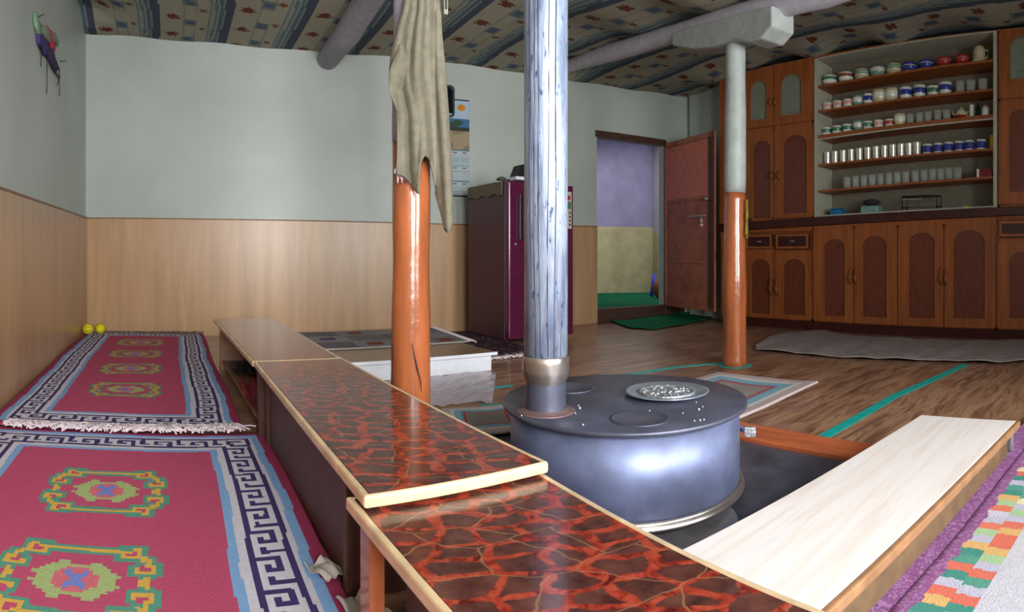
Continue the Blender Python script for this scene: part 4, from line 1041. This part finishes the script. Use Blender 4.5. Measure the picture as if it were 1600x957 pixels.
# ---- upper cabinets
def upper_unit(label, xa, xb, doors):
    Ya, Yb = (YL_ if xa is None else Yp(xa)), (YR_ if xb is None else Yp(xb)); Y0, Y1 = Yb+.001, Ya-.001
    t = thing('upper_cabinet', label, 'cabinet', (4.95, (Y0+Y1)/2, 1))
    zl = lambda Y: L_ctop(Y)+.002
    zh = lambda Y: L_top(Y)
    mb = MB(); ybox(mb, Y0, Y0+.018, CX, CXB, zl, zh); ybox(mb, Y1-.018, Y1, CX, CXB, zl, zh); ybox(mb, Y0, Y1, CX, CXB, lambda Y: zh(Y)-.02, zh); ybox(mb, Y0, Y1, CX, CXB, zl, lambda Y: zl(Y)+.02)
    zm = Zp(1215, 197) if xa is None else Zp(1590, 155)
    ybox(mb, Y0, Y1, CX, CXB, zm-.012, zm+.012)
    part(mb, 'carcass', CABW, t)
    mb = MB(); ybox(mb, Y0+.018, Y1-.018, CXB-.02, CXB, zl, zh); part(mb, 'back_panel', SHELFB, t)
    for q_ in (Y0+.019, Y1-.025):
        mb = MB(); ybox(mb, q_, q_+.006, CX+.004, CXB-.021, zm+.013, lambda Y: zh(Y)-.022); part(mb, 'brightening_lining', SHELFF, t)  # pale liner added to brighten the space behind the glazed doors
    zt_ = min(zh(Y0), zh(Y1))-.01
    mb = MB(); ybox(mb, Y0, Y1, CX-.02, CX, lambda Y: zt_, zh); part(mb, 'top_rail', CABW, t)
    if xa is None:
        mb = MB(); ybox(mb, Yp(1163), Y1, CX-.02, CX, zl, zt_); part(mb, 'side_stile', CABW, t)
    for (dx0, dx1, pn, gl, hd_) in doors:
        yb = Yp(dx1) if dx1 < 1650 else YR_
        lo, hi = (zm+.006, zt_) if gl else (max(zl(Y0), zl(Y1))+.006, zm-.006)
        pp = pane(*pn) if pn[1] < 1650 else (Yp(pn[0]), Yp(pn[0])-.2, Zp(1600, pn[3]), Zp(1600, pn[2]))
        cab_door(t, Yp(dx0), yb, lo, hi, pp, gl, hd_)
    return t, zm
uL, zmL = upper_unit('tall upper-left cabinet, two glazed doors above two arched burl doors', None, 1272,
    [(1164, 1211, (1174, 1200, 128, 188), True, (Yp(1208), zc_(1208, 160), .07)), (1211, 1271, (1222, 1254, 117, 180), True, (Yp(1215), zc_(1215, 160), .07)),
     (1164, 1211, (1179, 1206, 221, 344), False, (Yp(1209), zc_(1209, 275), .07)), (1211, 1271, (1226, 1263, 212, 334), False, (Yp(1220), zc_(1220, 275), .07))])
uR, zmR = upper_unit('upper-right cabinet with a glazed door, cut off by the right edge of the photo', 1559, None,
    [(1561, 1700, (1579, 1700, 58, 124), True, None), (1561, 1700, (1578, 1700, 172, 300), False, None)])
# ---- open display unit
ya_, yb_ = Yp(1273), Yp(1558); 
t = thing('display_shelf', 'open display unit with pale frame and rows of crockery, centre of the cabinet wall', 'shelf unit', (4.95, (ya_+yb_)/2, 1))
zl = lambda Y: L_ctop(Y)+.003
L_it = lev([(1280, 93), (1553, 51)])
mb = MB(); ybox(mb, yb_, ya_, CXB-.018, CXB, zl, L_top); part(mb, 'back_panel', SHELFB, t)
for q_ in (ya_-.03, yb_):
    mb = MB(); ybox(mb, q_, q_+.03, CX-.01, CXB-.018, zl, L_top); part(mb, 'side_frame', SHELFF, t)['label'] = 'pale side board'
mb = MB(); ybox(mb, yb_+.03, ya_-.03, CX-.012, CXB-.018, lambda Y: L_it(Y), lambda Y: L_it(Y)+.012); part(mb, 'frame_rail', SHELFF, t); mb = MB(); ybox(mb, yb_+.03, ya_-.03, CX-.01, CX+.03, zl, lambda Y: zl(Y)+.012); part(mb, 'frame_rail', SHELFF, t)
mb = MB(); ybox(mb, yb_, ya_, CX-.015, CXB-.018, lambda Y: L_it(Y)+.012, L_top); part(mb, 'cornice', CABW, t)
SH = {}
for k, (l_, th) in enumerate((([(1283, 133), (1553, 92)], .020), ([(1283, 172), (1553, 138)], .018), ([(1283, 211), (1555, 178)], .034), ([(1287, 256), (1555, 231)], .018), ([(1288, 297), (1556, 275)], .018))):
    lf = lev(l_); SH[k+1] = lf
    mb = MB(); ybox(mb, yb_+.031, ya_-.031, CX+.004, CXB-.019, (lambda Y, lf=lf, th=th: lf(Y)-th), lf); part(mb, 'shelf_board', CABW, t)
    if k == 2:
        mb = MB(); ybox(mb, yb_+.031, ya_-.031, CX-.008, CX+.004, (lambda Y, lf=lf: lf(Y)-.046), (lambda Y, lf=lf: lf(Y)-.034)); part(mb, 'frame_rail', SHELFF, t)
SH[6] = lambda Y: zl(Y)+.001

# ------------------------------------------------------------------ crockery
ORD = ['first', 'second', 'third', 'fourth', 'fifth', 'sixth', 'seventh', 'eighth', 'ninth', 'tenth', 'eleventh', 'twelfth', 'thirteenth', 'fourteenth', 'fifteenth', 'sixteenth']
SN = {1: 'top', 2: 'second', 3: 'third', 4: 'fourth', 5: 'fifth'}
XI = 4.90
def spot(px, sh, X=XI):
    Y = X/tan(az(px)); return Vector((X, Y, SH[sh](Y)+.0005))
def place(proto, px, sh, label, group, sc=1.0, X=XI, rz=0.0):
    o = proto.copy(); COL.objects.link(o); o.location = spot(px, sh, X); o.scale = (sc, sc, sc); o.rotation_euler = (0, 0, rz)
    o['label'] = label; o['group'] = group
    for ch in proto.children:
        c = ch.copy(); COL.objects.link(c); c.parent = o
    return o
protos = []
def proto(name, cat, parts):
    """parts: list of (partname, MB, mats)"""
    r = thing(name, 'x', cat, (0, 0, 0)); protos.append(r)
    for nm, mb, ms in parts: o = mb.build(nm, ms); o.parent = r
    return r
def P1(name, cat, mb, mats):
    o = mb.build(name, mats); tag(o, 'x', cat); protos.append(o); return o
def lidded(ca, cb, cc_):   # striped bowl with a lid
    body = MB().lathe([(.030, 0), (.034, .006), (.046, .016), (.056, .034), (.058, .044), (.059, .052), (.059, .058)], seg=20, mis=[1, 1, 0, 0, 2, 1])
    lid = MB().lathe([(.061, .058), (.061, .066), (.056, .076), (.045, .083), (.018, .086), (.014, .088), (.014, .092), (.008, .095), (.001, .096)], seg=20, mis=[2, 0, 0, 1, 1, 1, 1, 1])
    return proto('lidded_bowl', 'bowl', [('bowl_body', body, [ca, cb, cc_]), ('lid', lid, [ca, cb, cc_])])
LBG = lidded(WHITEC, GREENC, GREENC); LBR = lidded(WHITEC, GREENC, REDC); LBC = lidded(CREAMC, WHITEC, GREENC)
LBB = lidded(BLUEC, WHITEC, BLUEC); LBRR = lidded(REDC, PINKC, REDC); LBT = lidded(TEALC, CREAMC, WHITEC)
def handle_mb(r, h, hr=.028):
    return MB().tube([(r*.96, 0, h*.25), (r+hr*.7, 0, h*.22), (r+hr, 0, h*.5), (r+hr*.8, 0, h*.78), (r*.98, 0, h*.78)], .0055, 7)
def cup(ca, cb, r=.036, h=.06):
    body = MB().lathe([(r*.6, 0), (r*.75, h*.06), (r*.95, h*.4), (r, h*.65), (r, h*.8), (r*1.03, h), (r*.95, h), (r*.9, h*.5), (.001, h*.1)], seg=18, mis=[0, 0, 1, 1, 0, 0, 0, 0], cap=False)
    return proto('tea_cup', 'cup', [('cup_body', body, [ca, cb]), ('handle', handle_mb(r, h, .018), [ca])])
CUPP = cup(WHITEC, PINKC); CUPG = cup(TEALC, WHITEC, .038, .075); CUPB = cup(WHITEC, BLUEC, .038, .075); CUPW = cup(CREAMC, WHITEC, .042, .08); CUPGW = cup(WHITEC, GREENC, .038, .062); CUPR = cup(WHITEC, REDC, .036, .055)
TUMW = P1('steel_tumbler', 'tumbler', MB().lathe([(.026, 0), (.028, .01), (.031, .10), (.032, .105), (.029, .105), (.026, .02), (.001, .012)], seg=18, cap=False), plain('pale_enamel_tumbler', (214, 210, 196), .2, .3))
MUGB = proto('printed_mug', 'mug', [('mug_body', MB().lathe([(.036, 0), (.038, .004), (.038, .018), (.038, .070), (.038, .085), (.035, .085), (.034, .02), (.001, .01)], seg=20, mis=[0, 0, 1, 0, 0, 0, 0], cap=False), [WHITEC, BLUEC]), ('handle', handle_mb(.038, .085, .022), [WHITEC])])
m, nt, b = base('frosted_reflections_glass', .15); b.inputs['Base Color'].default_value = (*lin((214, 222, 214)), 1); b.inputs['Alpha'].default_value = .30; TUMBLER = m  # clear glass; whitish body colour stands in for its reflections
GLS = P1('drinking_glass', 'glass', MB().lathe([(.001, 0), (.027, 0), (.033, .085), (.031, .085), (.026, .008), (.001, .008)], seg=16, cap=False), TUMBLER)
# top shelf
G1 = 'lidded bowls on the top shelf'
specs = [(1297, LBG, 'white bowl with green stripes and lid'), (1322, LBR, 'white bowl with red and green stripes and lid'), (1347, LBC, 'cream bowl with green band and lid'), (1372, LBT, 'pale green glazed bowl with lid'),
         (1397, LBC, 'dull cream lidded bowl'), (1421, LBB, 'dark blue lidded bowl'), (1447, LBB, 'dark blue lidded bowl'), (1475, LBRR, 'red lidded bowl with white knob'), (1503, LBRR, 'dull red lidded bowl')]
for i, (px, pr_, lb) in enumerate(specs):
    place(pr_, px, 1, '%s, %s from left on top shelf' % (lb, ORD[i]), G1, 1.22 if i < 5 else 1.1)
s0 = spot(1530, 1)
t = thing('pitcher', 'white pitcher with handle at the right end of the top display shelf', 'pitcher', tuple(s0))
part(MB().lathe([(.066, 0), (.07, .012), (.056, .03), (.052, .10), (.05, .12), (.036, .145), (.03, .15), (.001, .152)], s0, 22), 'pitcher_body', CREAMC, t)
mb = MB().tube([s0+Vector((-.02, -.048, .035)), s0+Vector((-.03, -.08, .045)), s0+Vector((-.03, -.082, .10)), s0+Vector((-.02, -.045, .115))], .008, 8); part(mb, 'handle', CREAMC, t)
# second shelf
sp2 = [(1293, CUPP, 'pink and white cup'), (1309, CUPP, 'pink and white cup'), (1325, CUPP, 'pink and white cup'), (1341, CUPG, 'pale green cup'), (1357, CUPB, 'blue-banded cup'), (1374, CUPW, 'tall cream cup'), (1393, CUPW, 'wide cream cup'),
       (1415, CUPB, 'dark blue cup'), (1437, CUPB, 'dark blue cup'), (1458, CUPGW, 'green-banded white cup'), (1477, CUPB, 'blue-banded white cup')]
for i, (px, pr_, lb) in enumerate(sp2): place(pr_, px, 2, '%s, %s from left on second shelf' % (lb, ORD[i]), 'cups on the second shelf', 1.5 if i > 4 else 1.35, rz=pi/2*.8)
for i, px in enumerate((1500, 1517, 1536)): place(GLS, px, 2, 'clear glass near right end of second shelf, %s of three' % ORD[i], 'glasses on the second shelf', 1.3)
# third shelf
sp3 = [(1292, CUPGW, 'green and white cup'), (1308, CUPGW, 'green and white cup'), (1324, CUPGW, 'green and white cup'), (1341, CUPG, 'pale green cup'), (1356, CUPGW, 'green and white cup'), (1373, CUPP, 'pink-banded cup'), (1390, CUPR, 'red-banded cup'), (1406, CUPW, 'pale cup')]
for i, (px, pr_, lb) in enumerate(sp3): place(pr_, px, 3, '%s, %s from left on third shelf' % (lb, ORD[i]), 'cups on the third shelf', 1.3, rz=pi/2)
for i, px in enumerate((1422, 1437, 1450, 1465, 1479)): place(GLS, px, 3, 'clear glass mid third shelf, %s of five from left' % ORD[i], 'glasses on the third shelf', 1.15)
s0 = spot(1502, 3)
t = thing('teapot', 'cream teapot with red base toward the right end of the third shelf', 'teapot', tuple(s0))
part(MB().lathe([(.03, 0), (.034, .016), (.05, .035), (.052, .055), (.036, .078), (.03, .082)], s0, 22, mis=[1, 1, 0, 0, 0]), 'pot_body', [CREAMC, REDC], t)
part(MB().lathe([(.031, .083), (.018, .092), (.007, .095), (.009, .104), (.001, .106)], s0, 18), 'lid', CREAMC, t)
part(MB().tube([s0+Vector((0, .045, .04)), s0+Vector((0, .07, .055)), s0+Vector((0, .08, .08))], [.012, .009, .006], 8), 'spout', CREAMC, t)
part(MB().tube([s0+Vector((0, -.045, .065)), s0+Vector((0, -.072, .062)), s0+Vector((0, -.07, .035)), s0+Vector((0, -.047, .03))], .006, 8), 'handle', CREAMC, t)
s0 = spot(1519, 3); mb = MB().box(s0.x-.02, s0.x+.02, s0.y-.016, s0.y+.016, s0.z, s0.z+.115); tag(mb.build('carton', WHITEC, origin=tuple(s0), bevel=.002), 'slim white carton on the third shelf, just right of the teapot', 'carton')
s0 = spot(1528, 3); mb = MB().lathe([(.018, 0), (.02, .01), (.02, .085), (.008, .105), (.008, .125), (.001, .126)], s0, 16); tag(mb.build('bottle', plain('dark_bottle_glass', (24, 30, 28), .2), origin=tuple(s0)), 'dark little bottle between the white carton and the white jar', 'bottle')
s0 = spot(1540, 3); t = thing('jar', 'white jar with pinkish lid at the right end of the third shelf', 'jar', tuple(s0))
part(MB().lathe([(.028, 0), (.034, .01), (.034, .07), (.03, .078)], s0, 18), 'jar_body', WHITEC, t); part(MB().lathe([(.03, .078), (.028, .09), (.01, .098), (.001, .11)], s0, 18), 'lid', PINKC, t)
# fourth shelf
for i, px in enumerate((1293, 1305, 1317.5, 1330, 1343, 1356, 1369, 1382, 1395, 1408, 1420.5, 1433)):
    place(TUMW, px, 4, 'pale narrow tumbler on the fourth shelf, %s from the left' % ORD[i], 'tumblers on the fourth shelf', 1.12)
for i, px in enumerate((1449, 1466, 1482, 1499, 1515, 1533)):
    place(MUGB, px, 4, 'white and blue printed mug, %s of six from the left' % ORD[i], 'mugs on the fourth shelf', 1.08, rz=-.6)
s0 = spot(1551, 4, 4.86); mb = MB().lathe([(.022, 0), (.024, .003), (.024, .112), (.022, .115), (.001, .115)], s0, 20); tag(mb.build('tin', YELPL, origin=tuple(s0)), 'yellow tin at the right end of the fourth shelf', 'tin')
# fifth shelf
for i, px in enumerate((1324, 1337, 1350, 1363, 1376, 1389, 1402, 1415, 1430, 1444, 1457, 1470, 1483, 1496)):
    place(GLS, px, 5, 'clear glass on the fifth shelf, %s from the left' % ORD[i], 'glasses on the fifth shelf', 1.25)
s0 = spot(1540, 5, 4.87); t = thing('box', 'dark red box with a white end on the right of the fifth shelf', 'box', tuple(s0))
part(MB().box(s0.x-.04, s0.x+.04, s0.y-.062, s0.y+.045, s0.z, s0.z+.066), 'box_body', plain('dark_red_card', (120, 26, 28), .5), t, bevel=.002)
part(MB().box(s0.x-.041, s0.x+.041, s0.y+.045, s0.y+.066, s0.z, s0.z+.068), 'box_end', WHITEC, t, bevel=.002)['label'] = 'white end'
# bottom level
s0 = spot(1309, 6); t = thing('storage_tub', 'blue plastic tub at the left bottom of the display unit', 'tub', tuple(s0))
part(MB().box(s0.x-.05, s0.x+.05, s0.y-.055, s0.y+.055, s0.z, s0.z+.062), 'tub_body', BLUEPL, t, bevel=.008); part(MB().box(s0.x-.053, s0.x+.053, s0.y-.058, s0.y+.058, s0.z+.062, s0.z+.072), 'lid', BLUEPL, t, bevel=.003)
s0 = spot(1336, 6); mb = MB().lathe([(.04, 0), (.042, .02), (.02, .026), (.001, .026)], s0, 18); tag(mb.build('jarlid', REDC, origin=tuple(s0)), 'little red saucer right of the blue tub', 'jarlid')  # loose red jar lid lying on the ledge
s0 = spot(1362, 6); t = thing('food_container', 'pale green container with a dark cloth bundle on top, bottom of the display unit', 'container', tuple(s0))
part(MB().box(s0.x-.06, s0.x+.06, s0.y-.085, s0.y+.085, s0.z, s0.z+.075), 'container_body', TEALC, t, bevel=.012)
tag(MB().sphere(s0+Vector((0, 0, .106)), .075, 16, 10, sc=(.8, 1.1, .4)).build('cloth_bundle', DARKCL, origin=tuple(s0)), 'dark mauve cloth bundle on the pale green container', 'cloth')
s0 = spot(1397, 6); mb = MB().lathe([(.032, 0), (.03, .022), (.001, .024)], s0, 16); tag(mb.build('jarlid', REDC, origin=tuple(s0)), 'little red saucer left of the dark dish rack', 'jarlid')  # second loose red lid, a little smaller
s0 = spot(1440, 6); t = thing('dish_rack', 'dark wire dish rack at the bottom centre of the display unit', 'rack', tuple(s0))
mb = MB(); 
for x in (-.06, .06): mb.tube([s0+Vector((x, -.155, .0)), s0+Vector((x, -.155, .13)), s0+Vector((x, .155, .13)), s0+Vector((x, .155, 0))], .006, 6)
for y in (-.155, .155): mb.tube([s0+Vector((-.06, y, .13)), s0+Vector((.06, y, .13))], .006, 6); mb.tube([s0+Vector((-.06, y, .04)), s0+Vector((.06, y, .04))], .005, 6)
part(mb, 'rack_frame', plain('dark_wire', (40, 38, 44), .4, .5), t)
mb = MB(); 
for k in range(12): y = -.14+.0255*k; mb.tube([s0+Vector((-.06, y, .045)), s0+Vector((.06, y, .045))], .003, 5)
part(mb, 'rack_wires', ALU, t)
part(MB().box(s0.x-.062, s0.x-.056, s0.y-.02, s0.y+.15, s0.z+.10, s0.z+.108), 'chrome_bar', ALU, t)
s0 = spot(1510, 6); mb = MB().box(s0.x-.02, s0.x+.02, s0.y-.025, s0.y+.025, s0.z, s0.z+.032); tag(mb.build('small_box', YELPL, origin=tuple(s0), bevel=.003), 'small ochre box at the bottom right of the display unit', 'box')
# behind glass doors
def in_glass(px, z, X=4.94): Y = X/tan(az(px)); return Vector((X, Y, z))
s0 = in_glass(1238, zmL+.013); t = thing('storage_jar', 'white jar with a dark lid behind the right glazed door', 'jar', tuple(s0))
part(MB().lathe([(.062, 0), (.066, .01), (.066, .10), (.055, .112)], s0, 20), 'jar_body', WHITEC, t); part(MB().lathe([(.057, .112), (.058, .145), (.03, .155), (.001, .156)], s0, 20), 'lid', BLACK, t)
s0 = in_glass(1192, zmL+.013); t = thing('bottle', 'blue bottle with white foot behind the left glazed door', 'bottle', tuple(s0))
part(MB().lathe([(.035, 0), (.036, .03)], s0, 18), 'bottle_foot', WHITEC, t); part(MB().lathe([(.03, .03), (.034, .05), (.034, .13), (.012, .17), (.012, .24), (.001, .242)], s0, 18), 'bottle_body', plain('dark_blue_glass', (40, 90, 130), .2), t)
s0 = in_glass(1592, zmR+.013); t = thing('bottle', 'blue plastic bottle behind the glass at the right edge of the photo', 'bottle', tuple(s0))
part(MB().lathe([(.05, 0), (.052, .01), (.052, .17), (.02, .24)], s0, 20), 'bottle_body', plain('deep_blue_plastic', (36, 72, 126), .3), t); part(MB().lathe([(.02, .24), (.02, .285), (.001, .286)], s0, 14), 'cap', plain('olive_cap', (130, 120, 70), .5), t)
for r in protos:
    for ch in list(r.children): bpy.data.objects.remove(ch)
    bpy.data.objects.remove(r)
# tassel on the right pillar
s0 = atd(1166, 312, 3.72); mb = MB()
rd = random.Random(1)
for k in range(14): mb.tube([s0+Vector((rd.uniform(-.006, .006), -.005, 0)), s0+Vector((rd.uniform(-.012, .012), rd.uniform(-.01, 0), -.1)), s0+Vector((rd.uniform(-.018, .018), rd.uniform(-.01, 0), rd.uniform(-.24, -.18)))], .0035, 5)
tag(mb.build('tassel', plain('yellow_green_cord', (150, 140, 40), .8), origin=tuple(s0)), 'yellow-green cord tassel hanging at the right side of the right pillar', 'tassel')

# ------------------------------------------------------------------ clutter under the tables
def crumple(name, label, cat, c, sx, sy, h, m, seed, rz=0):
    rd = random.Random(seed); ph = [rd.uniform(0, 6) for _ in range(4)]
    def P(u, v):
        x, y = (u-.5)*sx, (v-.5)*sy
        z = h*abs(sin(u*5+ph[0])*sin(v*4+ph[1])+.4*sin(u*11+ph[2]))*.7+.004
        return (c[0]+x*cos(rz)-y*sin(rz), c[1]+x*sin(rz)+y*cos(rz), c[2]+z)
    return tag(sheet(name, P, 14, 14, None, m, .002, origin=tuple(c), smooth=False), label, cat)
p = onz(507, 905, .03); crumple('paper_sheet', 'crumpled white paper on the rug edge under the nearest table', 'paper', (.322, 1.22, .022), .06, .07, .02, PAPER, 3, .5)
crumple('paper_sheet', 'creased pale paper at the very bottom, below the nearest table edge', 'paper', (.350, 1.06, .022), .07, .09, .025, PAPER, 5, .2)
crumple('cloth', 'folded red cloth on the floor under the far table', 'cloth', (.40, 2.6, .065), .16, .4, .06, REDCL, 7)
crumple('cloth', 'dark bundle on the shelf under the far table', 'cloth', (.40, 3.2, .065), .14, .3, .10, DARKCL, 9)
crumple('cloth', 'dark green cloth lying on the floor under the near end of the middle table', 'cloth', (.45, 1.30, .004), .12, .3, .04, plain('dark_green_cloth', (38, 66, 44), .9), 11)
